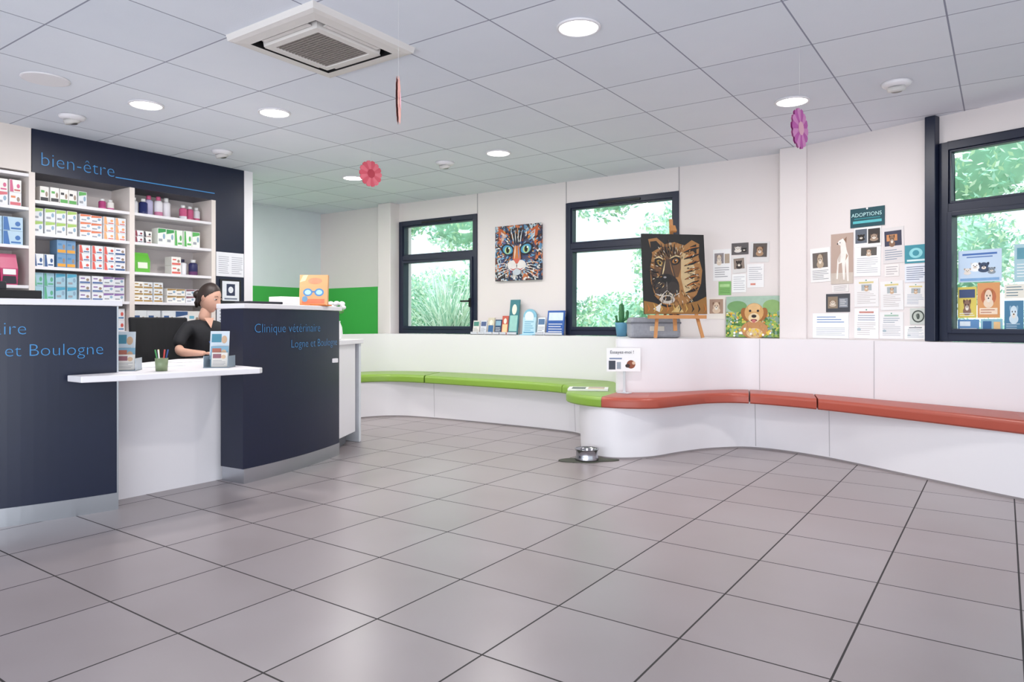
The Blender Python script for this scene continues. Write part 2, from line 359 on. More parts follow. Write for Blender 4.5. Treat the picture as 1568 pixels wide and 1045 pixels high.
stock('pet_care_boxes',[boxes(2.26,2.6,1.90,.065,.115,grn+['#3b3b40'],skip=.1),bottles(2.70,2.86,1.90,.028,.09,pnk+wbox,['#eeeeee','#d0528a']),
 boxes(2.215,2.52,1.66,.075,.095,org+grn,rows=2),boxes(2.53,2.89,1.66,.088,.06,org,rows=3),
 boxes(2.215,2.36,1.415,.072,.095,blue),boxes(2.37,2.52,1.415,.07,.105,blue+['#e0a040'],rows=2,body='#6f96bc'),boxes(2.53,2.89,1.415,.088,.062,blue+org,rows=3),
 boxes(2.215,2.52,1.17,.075,.1,['#3f76ae','#4ea4c4','#5fae8a'],rows=2,body='#a5cada'),boxes(2.53,2.89,1.17,.088,.064,['#8a6aa4','#d26a74','#5a74a4'],rows=3),
 boxes(2.215,2.52,.93,.075,.1,blue,rows=2,body='#c9dcea'),boxes(2.53,2.89,.93,.088,.09,org+blue,rows=2),
 boxes(2.215,2.89,.6,.11,.16,org+blue+grn)])
stock('pet_shampoo_bottles',[bottles(2.95,3.10,1.90,.034,.14,['#26306a','#e8e8ee'],['#eeeeee']),bottles(3.08,3.36,1.90,.034,.175,['#e9e6ec','#d88aac','#b9b4d4'],['#d0628a','#eeeeee','#9a5a8a']),bottles(3.37,3.58,1.90,.032,.13,['#d0628a','#e9e6ec'],['#eeeeee']),
 boxes(2.95,3.11,1.66,.075,.05,['#40404c','#8a3a4a'],rows=2),boxes(3.14,3.6,1.66,.078,.14,['#3f9a54','#5ab05a'],body='#eef2ea',skip=.05),
 boxes(3.26,3.36,1.415,.09,.075,['#d8625a'],rows=2),bottles(3.37,3.6,1.415,.038,.14,['#26265a','#6a3a6a','#e8e8ee'],['#eeeeee','#222244']),
 boxes(2.94,3.2,1.17,.085,.055,['#5a3a3a','#a5803a','#c24a5a'],rows=3),boxes(3.22,3.6,1.17,.09,.06,['#8a5a64','#547a94','#a0804a'],rows=2),
 boxes(2.94,3.6,.93,.12,.17,blue+org),boxes(2.94,3.6,.6,.12,.17,grn+org)])
stock('pet_food_boxes',[boxes(1.5,2.16,1.84,.08,.10,['#d26a74','#e08a5a','#5b74a4'],rows=1),boxes(1.9,2.16,1.941,.08,.09,['#d2608a','#c05a5a']),
 boxes(1.5,2.16,1.56,.13,.10,['#3f6fae','#4f9ab0'],rows=2,body='#b4cee0'),boxes(1.5,2.16,1.0,.12,.2,org+blue)])
b=B()
for i in range(4):
    y=1.66+i*.135
    m=M(['#b01f5a','#c02a6a','#a02050','#c0306a'][i],.35)
    for z0,z1,w0,w1,t0,t1 in ((.0,.12,.05,.056,.035,.03),(.12,.2,.056,.052,.03,.008),(.2,.225,.052,.052,.006,.003)):
        c=[(-5.9-t0,y-w0,1.271+z0),(-5.9+t0,y-w0,1.271+z0),(-5.9+t0,y+w0,1.271+z0),(-5.9-t0,y+w0,1.271+z0),(-5.9-t1,y-w1,1.271+z1),(-5.9+t1,y-w1,1.271+z1),(-5.9+t1,y+w1,1.271+z1),(-5.9-t1,y+w1,1.271+z1)]
        for q in ((0,3,2,1),(4,5,6,7),(0,1,5,4),(1,2,6,5),(2,3,7,6),(3,0,4,7)): b.poly([c[k] for k in q],m)
    b.poly([(-5.863,y-.04,1.345),(-5.863,y+.04,1.345),(-5.867,y+.04,1.385),(-5.867,y-.04,1.385)],M('#eeeeee'))
    b.poly([(-5.862,y-.045,1.28),(-5.862,y+.045,1.28),(-5.864,y+.04,1.335),(-5.864,y-.04,1.335)],M('#222230'))
b.make('treat_bags')
b=B(); c=(-5.9,3.02)
for z0,z1,w0,w1,t0,t1 in ((.0,.1,.06,.065,.035,.03),(.1,.15,.065,.06,.03,.006),(.15,.165,.06,.06,.006,.003)):
    y=c[1]; m=M('#62b53c',.35)
    q8=[(c[0]-t0,y-w0,1.416+z0),(c[0]+t0,y-w0,1.416+z0),(c[0]+t0,y+w0,1.416+z0),(c[0]-t0,y+w0,1.416+z0),(c[0]-t1,y-w1,1.416+z1),(c[0]+t1,y-w1,1.416+z1),(c[0]+t1,y+w1,1.416+z1),(c[0]-t1,y+w1,1.416+z1)]
    for q in ((0,3,2,1),(4,5,6,7),(0,1,5,4),(1,2,6,5),(2,3,7,6),(3,0,4,7)): b.poly([q8[k] for k in q],m)
b.poly([(-5.862,2.98,1.45),(-5.862,3.06,1.45),(-5.866,3.06,1.50),(-5.866,2.98,1.50)],M('#e4e8d8'))
b.make('green_treat_bag')
# ---------- pictures ----------
class Pic:
    def __init__(s,c,right,up,w,h,th=.003,bg='#eeeeee',side=None,rough=.6,bgmat=None):
        s.r=Vector(right).normalized(); s.u=Vector(up).normalized(); s.n=s.r.cross(s.u).normalized(); s.c=Vector(c); s.w=w; s.h=h; s.b=B(); s.k=0; s.rough=rough
        mt=Matrix(((s.r.x,s.n.x,s.u.x,s.c.x),(s.r.y,s.n.y,s.u.y,s.c.y),(s.r.z,s.n.z,s.u.z,s.c.z),(0,0,0,1)))
        s.b.box((-w/2,-th,-h/2),(w/2,0,h/2),bgmat or M(bg,rough,0,.03),mt)
    def pt(s,x,y): return s.c+s.r*(x-.5)*s.w+s.u*(y-.5)*s.h+s.n*(.0006+s.k*.00004)
    def poly(s,pts,col):
        s.k+=1; s.b.poly([s.pt(*p) for p in pts],M(col,s.rough,0,.12,scale=25)); return s
    def rect(s,x0,y0,x1,y1,col): return s.poly([(x0,y0),(x1,y0),(x1,y1),(x0,y1)],col)
    def ell(s,x,y,rx,ry,col,rot=0,n=20):
        ca,sa=math.cos(rot),math.sin(rot)
        return s.poly([(x+rx*math.cos(a)*ca-ry*math.sin(a)*sa,y+rx*math.cos(a)*sa+ry*math.sin(a)*ca) for a in [2*math.pi*i/n for i in range(n)]],col)
    def stroke(s,pts,w,col):
        L=[];Rr=[]
        for i,p in enumerate(pts):
            a=pts[max(i-1,0)]; c=pts[min(i+1,len(pts)-1)]; d=Vector((c[0]-a[0],c[1]-a[1])).normalized(); ww=w*(1-.8*abs(2*i/(len(pts)-1)-1)) if len(pts)>2 else w
            L.append((p[0]-d.y*ww,p[1]+d.x*ww)); Rr.append((p[0]+d.y*ww,p[1]-d.x*ww))
        return s.poly(L+Rr[::-1],col)
    def lines(s,x0,y0,x1,y1,n,col='#8a8a92'):
        for i in range(n):
            y=y1-(y1-y0)*(i+.5)/n; s.rect(x0,y-(y1-y0)/n*.14,x1-(x1-x0)*random.choice((0,.1,.3,0)),y+(y1-y0)/n*.14,col)
        return s
    def pet(s,x,y,r,c1,c2):
        s.ell(x,y-r*.9,r*1.1,r*.7,c1).ell(x-r*.7,y+r*.5,r*.3,r*.55,c2,.4).ell(x+r*.7,y+r*.5,r*.3,r*.55,c2,-.4).ell(x,y,r*.85,r,c1).ell(x,y-r*.4,r*.45,r*.4,'#e6dcd0')
        return s.ell(x-r*.35,y+r*.15,r*.12,r*.14,'#141010',n=8).ell(x+r*.35,y+r*.15,r*.12,r*.14,'#141010',n=8).ell(x,y-r*.22,r*.16,r*.12,'#141010',n=8)
    def make(s,name,parent=None): return s.b.make(name,parent,fix=False)
def wallpic(wallid,a0,a1,z0,z1,bg,off=.0,tilt=0):
    if wallid=='B': r=Vector((1,0,0)); c=Vector(((a0+a1)/2,YW-.004-off,(z0+z1)/2))
    elif wallid=='R':
        r=Vector((math.cos(ang),-math.sin(ang),0)); c=Vector((-1.28,5.96,0))+r*(a0+a1)/2+Vector((0,0,(z0+z1)/2)); nn=r.cross(Z); c+=nn*(.004+off)
    elif wallid=='S': r=Vector((0,1,0)); c=Vector((SX+.004+off,(a0+a1)/2,(z0+z1)/2))
    u=Z
    if tilt: q=Matrix.Rotation(tilt,3,r.cross(Z)); r=q@r; u=q@Z
    return Pic(c,r,u,a1-a0,z1-z0,bg=bg)
p=wallpic('R',.345,.60,1.715,1.857,'#1d4a54',.003); p.rect(.08,.2,.92,.34,'#58b7bd').ell(.5,.95,.03,.05,'#e8e8e8').rect(.12,.42,.88,.48,'#2c7f86')
textmesh('ADOPTIONS',.04,'adoption_lettering',p.make('adoption_board'),M('#bfe6e6',.6),lambda x,y,P_=p:P_.c+P_.r*(x-.118)+P_.u*(y+.008)+P_.n*.0015,thin=0)
p=wallpic('R',.02,.185,1.319,1.587,'#ecebea',0,.03); p.rect(.12,.42,.88,.86,'#6a625e').pet(.5,.66,.16,'#b8a48e','#6a5648').lines(.1,.06,.9,.36,6); p.make('notice_sheet')
p=wallpic('R',.19,.365,1.296,1.683,'#b8a195'); p.rect(0,0,1,.22,'#c9bdb2')
p.poly([(.25,.1),(.32,.1),(.36,.4),(.5,.42),(.56,.08),(.63,.08),(.66,.45),(.74,.05),(.81,.05),(.8,.55),(.72,.66),(.66,.82),(.55,.9),(.36,.86),(.3,.8),(.44,.76),(.45,.62),(.3,.5)],'#ece6e0').poly([(.6,.88),(.72,.93),(.7,.8)],'#8a6a58').ell(.42,.82,.02,.012,'#1c1c1c').ell(.31,.8,.03,.014,'#1c1c1c').poly([(.3,.5),(.45,.62),(.43,.44),(.36,.42)],'#cfc4bc').poly([(.66,.45),(.7,.6),(.78,.55)],'#b49a88'); p.make('dog_poster')
p=wallpic('R',.375,.575,1.565,1.711,'#ecebea',.001); p.rect(.04,.2,.48,.92,'#5d6470').pet(.26,.52,.13,'#2a2624','#1a1614').rect(.52,.15,.96,.9,'#3a3432').pet(.74,.48,.14,'#a08a78','#5a4438'); p.make('notice_sheet')
p=wallpic('R',.375,.57,1.345,1.563,'#f0eff0',0,-.02); p.rect(.25,.70,.85,.98,'#585450').pet(.55,.82,.09,'#c8b09a','#7a5a44').lines(.1,.1,.9,.65,8,'#b5b5bd'); p.make('notice_sheet')
p=wallpic('R',.585,.735,1.43,1.69,'#d9d4d4',0,.03); p.rect(.1,.48,.9,.9,'#3b3c50').rect(.2,.62,.7,.8,'#c88a5a').pet(.45,.66,.13,'#8a6a54','#4a3428').lines(.1,.08,.9,.4,5,'#7a8aa0'); p.make('notice_sheet')
p=wallpic('R',.74,.89,1.42,1.549,'#3f8f9f'); p.ell(.5,.55,.3,.28,'#8ed0d6').ell(.5,.55,.15,.16,'#3f8f9f').rect(.1,.1,.9,.2,'#d8eef0'); p.make('notice_card')
p=wallpic('R',.74,.888,1.285,1.413,'#dfe3ec'); p.lines(.08,.1,.92,.9,7,'#54607e'); p.make('notice_sheet')
p=wallpic('R',.15,.34,1.08,1.221,'#43454c'); p.rect(.08,.2,.5,.85,'#8a7a68').pet(.29,.5,.13,'#c8b8a8','#8a6a54').rect(.56,.25,.92,.75,'#8a8f98').lines(.6,.3,.88,.7,4,'#dddddd'); p.make('photo_card')
p=wallpic('R',.04,.33,.876,1.071,'#eef0f6'); p.lines(.12,.6,.88,.9,3,'#5f84bc').lines(.1,.1,.9,.45,5,'#b5b8c0'); p.make('notice_sheet')
for j,(a0,a1,z0,z1) in enumerate(((.375,.555,1.117,1.325),(.375,.555,.88,1.105),(.57,.73,1.09,1.30),(.565,.73,.88,1.075),(.74,.885,1.11,1.275),(.74,.885,.88,.975))):
    p=wallpic('R',a0,a1,z0,z1,random.choice(('#eeedf0','#e8e6e6','#f2f0ee')),0,random.uniform(-.03,.03)); p.lines(.12,.1,.88,.55,7,random.choice(('#b4b4bc','#c0b8b8','#9aa4b8')))
    p.rect(.2,.84,.8,.90,random.choice(('#c88a80','#6a6a76','#d8c88a','#a6c0b0')))
    if j%2==0: p.rect(.3,.58,.72,.8,'#a8b0b4').pet(.51,.68,.08,'#c8a888','#8a6848')
    else: p.lines(.15,.58,.85,.8,3,'#8a94a8').ell(.2,.3,.08,.05,'#a9b8c0')
    p.ell(.5,.95,.03,.02,'#2e8a6a'); p.make('notice_sheet')
for a0,a1,z0,z1 in ((.60,.70,1.335,1.42),(.20,.33,1.235,1.29)):
    p=wallpic('R',a0,a1,z0,z1,'#e8e4e2',.0,random.uniform(-.05,.05)); p.lines(.1,.1,.9,.9,4,'#a8a0a4'); p.make('notice_card')
p=wallpic('R',.775,.885,.985,1.10,'#c9cdc8'); p.ell(.5,.5,.38,.38,'#3c4440').ell(.5,.5,.3,.3,'#b9bfb6').ell(.5,.5,.1,.18,'#4b544e').ell(.42,.55,.05,.1,'#6b746e'); p.make('round_emblem_card')
def wp(a0,a1,z0,z1,bg): 
    r=Vector((math.cos(ang),-math.sin(ang),0)); nn=r.cross(Z)
    return Pic(Vector((-1.28,5.96,0))+r*(a0+a1)/2+Vector((0,0,(z0+z1)/2))-nn*.024,r,Z,a1-a0,z1-z0,bg=bg)
p=wp(1.075,1.33,1.27,1.483,'#c5d9ee'); p.rect(.1,.84,.9,.9,'#4a72b4').rect(.2,.76,.8,.8,'#6a8ac0')
p.pet(.40,.5,.11,'#f4f6f8','#c8d0d8').pet(.60,.48,.12,'#3a4a66','#24304a').pet(.22,.36,.08,'#e8e0d8','#a89888').pet(.78,.36,.08,'#8a949e','#5a6470').rect(.05,.04,.95,.12,'#7fa9d4'); p.make('training_poster')
p=wp(1.072,1.185,1.03,1.238,'#d8c560'); p.rect(.08,.65,.92,.92,'#3f4f76').pet(.5,.4,.2,'#8a6a5a','#5a3a2a').lines(.1,.05,.9,.18,2,'#f0f0f0'); p.make('window_flyer')
p=wp(1.19,1.32,1.03,1.262,'#d89a64'); p.ell(.5,.6,.34,.25,'#c0704c').pet(.5,.6,.2,'#e8d0b8','#a8683c').rect(.1,.1,.9,.28,'#f0d8c0').lines(.15,.12,.85,.26,2,'#a8583c'); p.make('window_flyer')
p=wp(1.072,1.20,.93,1.02,'#5f8cbc'); p.rect(.1,.5,.6,.85,'#dfe8f0').lines(.1,.1,.9,.4,2,'#dfe8f0'); p.make('window_flyer')
p=wp(1.21,1.335,.93,1.022,'#8fbccc'); p.rect(.1,.3,.5,.85,'#3c6a9a').rect(.6,.2,.9,.8,'#e8c08a'); p.make('window_flyer')
p=wp(1.345,1.45,.935,1.14,'#4a7ea0'); p.pet(.5,.62,.22,'#cfe0ea','#8ab0c8').lines(.1,.1,.9,.3,3,'#cfe0ea'); p.make('window_flyer')
p=wp(1.40,1.55,1.26,1.50,'#aaccd6'); p.rect(.1,.6,.9,.9,'#5f9aac').lines(.1,.1,.9,.5,5,'#f0f4f4'); p.make('window_flyer')
p=wp(1.345,1.46,1.155,1.245,'#e8e4d8'); p.lines(.1,.1,.9,.9,4,'#5a7a8a'); p.make('window_flyer')
p=wallpic('B',-2.109,-1.95,1.366,1.643,'#eae9ea'); p.rect(.08,.55,.6,.88,'#8a8488').pet(.34,.7,.13,'#d8c8b8','#8a7464').rect(.65,.55,.92,.85,'#a89888').lines(.1,.1,.9,.45,5); p.make('notice_sheet')
p=wallpic('B',-1.945,-1.80,1.588,1.689,'#5a5456'); p.pet(.38,.5,.2,'#d9d2cc','#a89c94').pet(.75,.42,.14,'#241c1c','#141010'); p.make('photo_card')
p=wallpic('B',-1.785,-1.625,1.515,1.689,'#d8d6d6',0,-.04); p.rect(.15,.25,.88,.92,'#5a524e').pet(.5,.58,.18,'#a8876a','#5a3e2c'); p.make('photo_card')
p=wallpic('B',-1.94,-1.82,1.43,1.57,'#dcd9d8',0,.06); p.rect(.12,.25,.88,.9,'#8e7e74').pet(.5,.56,.2,'#3a302c','#1a1614'); p.make('photo_card')
p=wallpic('B',-1.81,-1.67,1.30,1.50,'#ecebec'); p.lines(.1,.3,.9,.9,7,'#a8a8b0').rect(.2,.1,.5,.18,'#d88a7a'); p.make('notice_sheet')
p=wallpic('B',-1.94,-1.82,1.26,1.42,'#eeeeee',.001); p.lines(.1,.1,.9,.9,7,'#b5b5bd'); p.make('notice_sheet')
p=wallpic('B',-2.06,-1.95,1.24,1.36,'#7fb46a'); p.rect(.1,.6,.9,.8,'#a9d090').lines(.1,.1,.9,.5,3,'#5a8a48'); p.make('notice_card')
p=wallpic('B',-2.16,-2.0,1.03,1.22,'#e5ddd6'); p.rect(.12,.25,.88,.92,'#a88a78').pet(.5,.58,.2,'#d9c0a8','#7a5844'); p.make('photo_card')
p=wallpic('S',3.655,3.935,1.42,1.64,'#e4e4ea'); p.lines(.08,.1,.45,.85,9,'#a4a4b0').lines(.55,.1,.95,.85,9,'#a4a4b0'); p.make('notice_sheet')
p=wallpic('S',3.69,3.905,1.18,1.395,'#14161c',.004); p.rect(.1,.08,.9,.92,'#e2e6ec').rect(.3,.3,.7,.8,'#2a3550').ell(.5,.55,.12,.14,'#e2e6ec').rect(.2,.14,.8,.2,'#6a7488'); p.make('framed_certificate')
p=wallpic('S',3.66,3.93,.85,1.15,'#dfe2ea'); p.lines(.1,.1,.9,.9,8); p.make('notice_sheet')
def vormat(name,cols,scale):
    m=bpy.data.materials.new(name); m.use_nodes=True; nt=m.node_tree; bs=nt.nodes['Principled BSDF']; bs.inputs['Roughness'].default_value=.5
    tc=nt.nodes.new('ShaderNodeTexCoord'); no=nt.nodes.new('ShaderNodeTexNoise'); no.inputs['Scale'].default_value=scale*.6; nt.links.new(tc.outputs['Object'],no.inputs['Vector'])
    mxx=nt.nodes.new('ShaderNodeMix'); mxx.data_type='RGBA'; mxx.inputs[0].default_value=.15; nt.links.new(tc.outputs['Object'],mxx.inputs[6]); nt.links.new(no.outputs['Color'],mxx.inputs[7])
    v=nt.nodes.new('ShaderNodeTexVoronoi'); v.inputs['Scale'].default_value=scale; nt.links.new(mxx.outputs[2],v.inputs['Vector'])
    r=nt.nodes.new('ShaderNodeValToRGB'); r.color_ramp.interpolation='CONSTANT'; sp=nt.nodes.new('ShaderNodeSeparateXYZ'); nt.links.new(v.outputs['Color'],sp.inputs[0]); nt.links.new(sp.outputs[0],r.inputs[0])
    el=r.color_ramp.elements
    while len(el)<len(cols): el.new(.5)
    for i,c in enumerate(cols): el[i].position=i/len(cols); el[i].color=lin(c)
    nt.links.new(r.outputs[0],bs.inputs['Base Color']); return m
# cat painting
catbg=vormat('cat_painting_ground',['#1c2030','#d8d4d0','#5a2c24','#1c2c4c','#c06a3a','#5a8ab0','#2a2024','#a8bcc8'],30)
p=Pic((-4.19,YW-.035,1.735),(1,0,0),Z,.585,.585,th=.03,bgmat=catbg)
rnd=random.Random(3)
p.poly([(.10,.60),(.07,.98),(.34,.84)],'#b8582e').poly([(.14,.68),(.13,.9),(.3,.8)],'#d0b0a4').poly([(.90,.60),(.95,.98),(.66,.84)],'#b8582e').poly([(.86,.68),(.88,.9),(.7,.8)],'#b9c4cc')
p.ell(.5,.5,.40,.38,'#4a4860')
cols=['#d8702c','#dcd4cc','#3a70b4','#12141f','#a8382c','#e09a3c','#7cb4d8','#e4e0da','#2c4a80','#14182a','#5a9ac8','#1a1c28','#d8843c']
for i in range(400):
    a=rnd.uniform(0,2*math.pi); rr=.47*math.sqrt(rnd.uniform(.05,1)); x=.5+rr*math.cos(a)*1.02; y=.52+rr*math.sin(a); l=rnd.uniform(.03,.085)
    dx,dy=math.cos(a)*l,math.sin(a)*l
    if x+dx<.02 or x+dx>.98 or y+dy<.02 or y+dy>.98 or x-dx<.02: continue
    p.stroke([(x-dx*.5,y-dy*.5),(x+dy*.15,y-dx*.15),(x+dx*.6,y+dy*.6)],rnd.uniform(.006,.016),rnd.choice(cols))
for i in range(5): p.stroke([(.40+i*.05,.66),(.37+i*.065,.8),(.34+i*.08,.95)],.013,'#0e0e16')
for i in range(4): p.stroke([(.43+i*.05,.68),(.41+i*.06,.78),(.38+i*.08,.9)],.009,'#dee0e0')
for sx in (-1,1):
    X=.5+sx*.2
    p.ell(X,.56,.15,.105,'#10101a',sx*.3).ell(X,.56,.115,.08,'#3f88b4',sx*.3).ell(X,.55,.078,.072,'#7cbcb8').ell(X,.55,.055,.06,'#b8c878').ell(X,.555,.036,.056,'#06060a').ell(X+.03,.585,.016,.016,'#ffffff')
p.poly([(.44,.62),(.56,.62),(.59,.38),(.41,.38)],'#c0703a').stroke([(.47,.64),(.46,.5),(.45,.38)],.012,'#e0d4c8').stroke([(.53,.64),(.54,.5),(.55,.38)],.012,'#4a88c0')
p.ell(.42,.27,.12,.095,'#dcd6d4').ell(.58,.27,.12,.095,'#dcd6d4').ell(.5,.15,.09,.06,'#b9c2ca')
p.poly([(.42,.39),(.58,.39),(.52,.3),(.48,.3)],'#c86050').stroke([(.5,.31),(.5,.26),(.5,.22)],.01,'#2a1a1c').stroke([(.5,.22),(.42,.19),(.35,.22)],.01,'#b23a30').stroke([(.5,.22),(.58,.19),(.65,.22)],.01,'#b23a30')
for sx in (-1,1):
    for k in range(5): p.stroke([(.5+sx*.12,.28-k*.02),(.5+sx*.3,.32-k*.05),(.5+sx*.47,.30-k*.07)],.006,'#e6e4e2')
p.make('cat_painting')
# golden retriever canvas
p=Pic((-1.745,6.075,.871+.178),(1,0,0),(0,.06,1),.47,.35,th=.02,bgmat=vormat('meadow_ground',['#5a8a3c','#86a84a','#3f6e34','#a5b85a','#c9c05a','#7c9a8a'],30))
p.rect(0,.62,1,1,'#9fb9a8').ell(.2,.75,.18,.14,'#6f9a62').ell(.82,.75,.16,.16,'#86aa6a')
for i in range(90):
    x,y=rnd.uniform(.02,.98),rnd.uniform(.03,.62); p.ell(x,y,.018,.024,rnd.choice(('#e0b83a','#e4c860','#d08a3a','#dcd8c8','#5a8038','#7aa0a8')),n=8)
p.ell(.52,.18,.24,.22,'#b98454').ell(.52,.1,.14,.12,'#d8bd90').ell(.36,.55,.08,.17,'#99602e',.25).ell(.66,.55,.08,.17,'#99602e',-.25).ell(.51,.6,.17,.23,'#c99a60').ell(.51,.72,.11,.1,'#d8b07c').ell(.51,.47,.1,.12,'#e0c8a0').ell(.51,.51,.045,.04,'#241a18').ell(.44,.64,.022,.03,'#1c1414').ell(.58,.64,.022,.03,'#1c1414').ell(.51,.41,.06,.03,'#7a3a34').ell(.51,.39,.035,.04,'#bf6a68')
for k in range(70):
    a=rnd.uniform(0,6.28); x=.51+.17*math.cos(a)*rnd.uniform(.5,1.1); y=.3+.3*math.sin(a)*.8
    if abs(y-.55)<.2 and abs(x-.51)<.13: continue
    p.stroke([(x,y),(x+.01,y-.03),(x+.005,y-.06)],.006,rnd.choice(('#d8b884','#a87040','#c89860')))
for i in range(26):
    x,y=rnd.uniform(.1,.9),rnd.uniform(.03,.2); p.ell(x,y,.022,.03,rnd.choice(('#e0b83a','#e4c860','#eeeeee')),n=8)
p.make('retriever_canvas')
# easel + painting
ez=E('tabletop_easel')
rv=Vector((.7071,.7071,0)); nv=rv.cross(Z)
upv=(Z-nv*.10).normalized()
base=Vector((-2.19,5.47,0))
wood=M('#bd8450',.5,0,.12,scale=12)
b=B()
def bar(a,c,w,t=.012):
    a,c=Vector(a),Vector(c); d=(c-a).normalized(); s_=d.cross(nv).normalized(); n_=s_.cross(d); q=[]
    for P_ in (a,c):
        for i,j in ((-1,-1),(1,-1),(1,1),(-1,1)): q.append(P_+s_*w*.5*i+n_*t*.5*j)
    for f in ((0,3,2,1),(4,5,6,7),(0,1,5,4),(1,2,6,5),(2,3,7,6),(3,0,4,7)): b.poly([q[k] for k in f],wood)
def ep(x,z,y=0): return base+rv*x+nv*(y-.10*(z-.87))+Vector((0,0,z))
bar(ep(-.19,.874,.02),ep(-.10,1.45,-.03),.026); bar(ep(.22,.874,.02),ep(.10,1.45,-.03),.026)
bar(ep(.0,.93,-.02),ep(.0,1.86,-.02),.03); bar(ep(-.24,1.045,.02),ep(.25,1.045,.02),.03,.05); bar(ep(-.15,1.30,-.035),ep(.15,1.30,-.035),.025)
bar(ep(0,1.5,-.05),base+Vector((0,0,.874))-nv*.30,.022); bar(ep(.0,1.80,0),ep(0,1.75,.03),.05,.02)
b.make('stand',ez)
pc=ep(0,1.38+.02,.01)
p=Pic(pc,rv,upv,.545,.665,th=.018,bg='#0e0d10')
G='#94683a'; Cc='#cdb88c'; Dk='#100c0c'
p.poly([(0,0),(1,0),(1,.22),(.85,.16),(.6,.12),(.35,.08),(.15,.14),(0,.16)],'#8a602c')
p.poly([(.16,.74),(.10,.93),(.24,.95),(.36,.87),(.52,.9),(.68,.86),(.80,.93),(.92,.88),(.90,.72),(.95,.55),(.92,.38),(.84,.24),(.70,.14),(.50,.10),(.30,.12),(.18,.22),(.12,.40),(.12,.58)],G)
p.poly([(.14,.76),(.13,.90),(.23,.91),(.31,.84)],Dk).poly([(.76,.84),(.87,.88),(.87,.74)],Dk)
p.poly([(.2,.74),(.34,.84),(.5,.84),(.6,.78),(.62,.6),(.56,.46),(.3,.44),(.18,.55)],'#5e4026')
p.poly([(.62,.78),(.78,.72),(.84,.55),(.8,.36),(.66,.22),(.6,.45)],'#b8a078')
p.poly([(.12,.58),(.2,.55),(.26,.4),(.2,.24),(.14,.34)],'#3a2a20')
for k in range(7):
    y=.80-k*.085; p.stroke([(.93-.01*k,y+.04),(.80,y+.01),(.66,y-.03)],.021,Dk)
for k in range(6):
    y=.84-k*.09; p.stroke([(.90,y+.01),(.78,y-.01),(.67,y-.05)],.008,'#b0682c')
for k in range(5):
    y=.52-k*.07; p.stroke([(.11+.02*k,y+.04),(.17,y),(.25,y-.01)],.013,Dk)
for k in range(5): p.stroke([(.30+k*.055,.88),(.33+k*.045,.80),(.37+k*.03,.72)],.013,Dk)
p.ell(.27,.64,.085,.05,Dk,-.25).ell(.27,.64,.05,.03,'#a8843c',-.25).ell(.275,.64,.02,.026,Dk).stroke([(.17,.68),(.26,.71),(.36,.67)],.011,Cc)
p.ell(.52,.66,.085,.05,Dk,.25).ell(.52,.66,.05,.03,'#98642c',.25).ell(.52,.66,.02,.026,Dk).stroke([(.43,.69),(.53,.73),(.62,.71)],.011,Cc).ell(.53,.67,.007,.007,'#ffffff')
p.poly([(.33,.68),(.45,.68),(.52,.45),(.26,.45)],'#3a2a20').stroke([(.36,.66),(.33,.55),(.30,.46)],.01,Cc).stroke([(.43,.66),(.46,.55),(.49,.46)],.01,'#8a6038')
p.ell(.37,.34,.20,.16,'#171313').ell(.28,.31,.10,.09,'#342c2a').ell(.47,.31,.10,.09,'#2b2422').ell(.37,.44,.085,.055,'#060506').ell(.345,.455,.025,.012,'#8a8688').stroke([(.37,.40),(.37,.34),(.37,.29)],.007,'#8a8078')
p.stroke([(.37,.29),(.28,.22),(.18,.25)],.013,'#c4bcb4').stroke([(.37,.29),(.47,.22),(.57,.26)],.013,'#c4bcb4').ell(.37,.18,.12,.055,'#b4aca2').ell(.37,.19,.07,.03,'#2a2220')
p.poly([(.14,.06),(.28,.14),(.24,.02)],'#d0ccc6').poly([(.42,.02),(.56,.12),(.62,.02)],'#c0a46c')
for k in range(10): p.stroke([(.05+.1*k,.02),(.08+.1*k,.06),(.05+.1*k,.13)],.012,rnd.choice((Dk,'#c09a50','#b0682c')))
for k in range(260):
    a=rnd.uniform(0,6.28); r_=rnd.uniform(.2,.4); x=.5+r_*math.cos(a); y=.5+r_*1.02*math.sin(a)
    if x<.06 or x>.93: continue
    p.stroke([(x,y),(x+.015*math.cos(a),y+.02*math.sin(a)+.004),(x+.04*math.cos(a),y+.04*math.sin(a))],.005,rnd.choice(('#a87840','#c8b488','#20140e','#4a2c1c','#100c0c','#0c0a0a','#d8d0c0')))
p.make('tiger_dog_painting',ez)
# ---------- ceiling fixtures ----------
lampm=M('#ffffff',.5,0,0,emit=9,name='lamp_diffuser')
def downlight(x,y,r=.095,on=True,pw=16):
    e=E('downlight'); b=B()
    b.lathe((x,y,CH-.012),[(r,.011),(r*1.12,.011),(r*1.12,.004),(r*1.0,0),(r*.98,.006)],whitem,32)
    b.lathe((x,y,CH-.008),[(r*.97,0),(r*.97,.003)],lampm if on else whitem,32); b.make('trim_and_diffuser',e)
    if on:
        l=bpy.data.lights.new('lamp','AREA'); l.shape='DISK'; l.size=r*1.8; l.energy=pw; l.color=(1,.96,.92); o=bpy.data.objects.new('lamp',l); COL.objects.link(o); o.location=(x,y,CH-.03); o.parent=e
for x,y in ((-1.67,2.94),(-1.11,4.71),(-3.46,4.74),(-4.03,2.96),(-4.57,2.375),(-5.22,4.74)): downlight(x,y,pw=18)
downlight(-6.78,3.9,pw=26)  # unseen extra lamp behind the shelf wall, added to brighten the alcove
b=B(); b.lathe((-4.57,1.79,CH-.008),[(.115,.007),(.125,.007),(.125,.002),(.115,0)],whitem,32); b.make('ceiling_speaker')
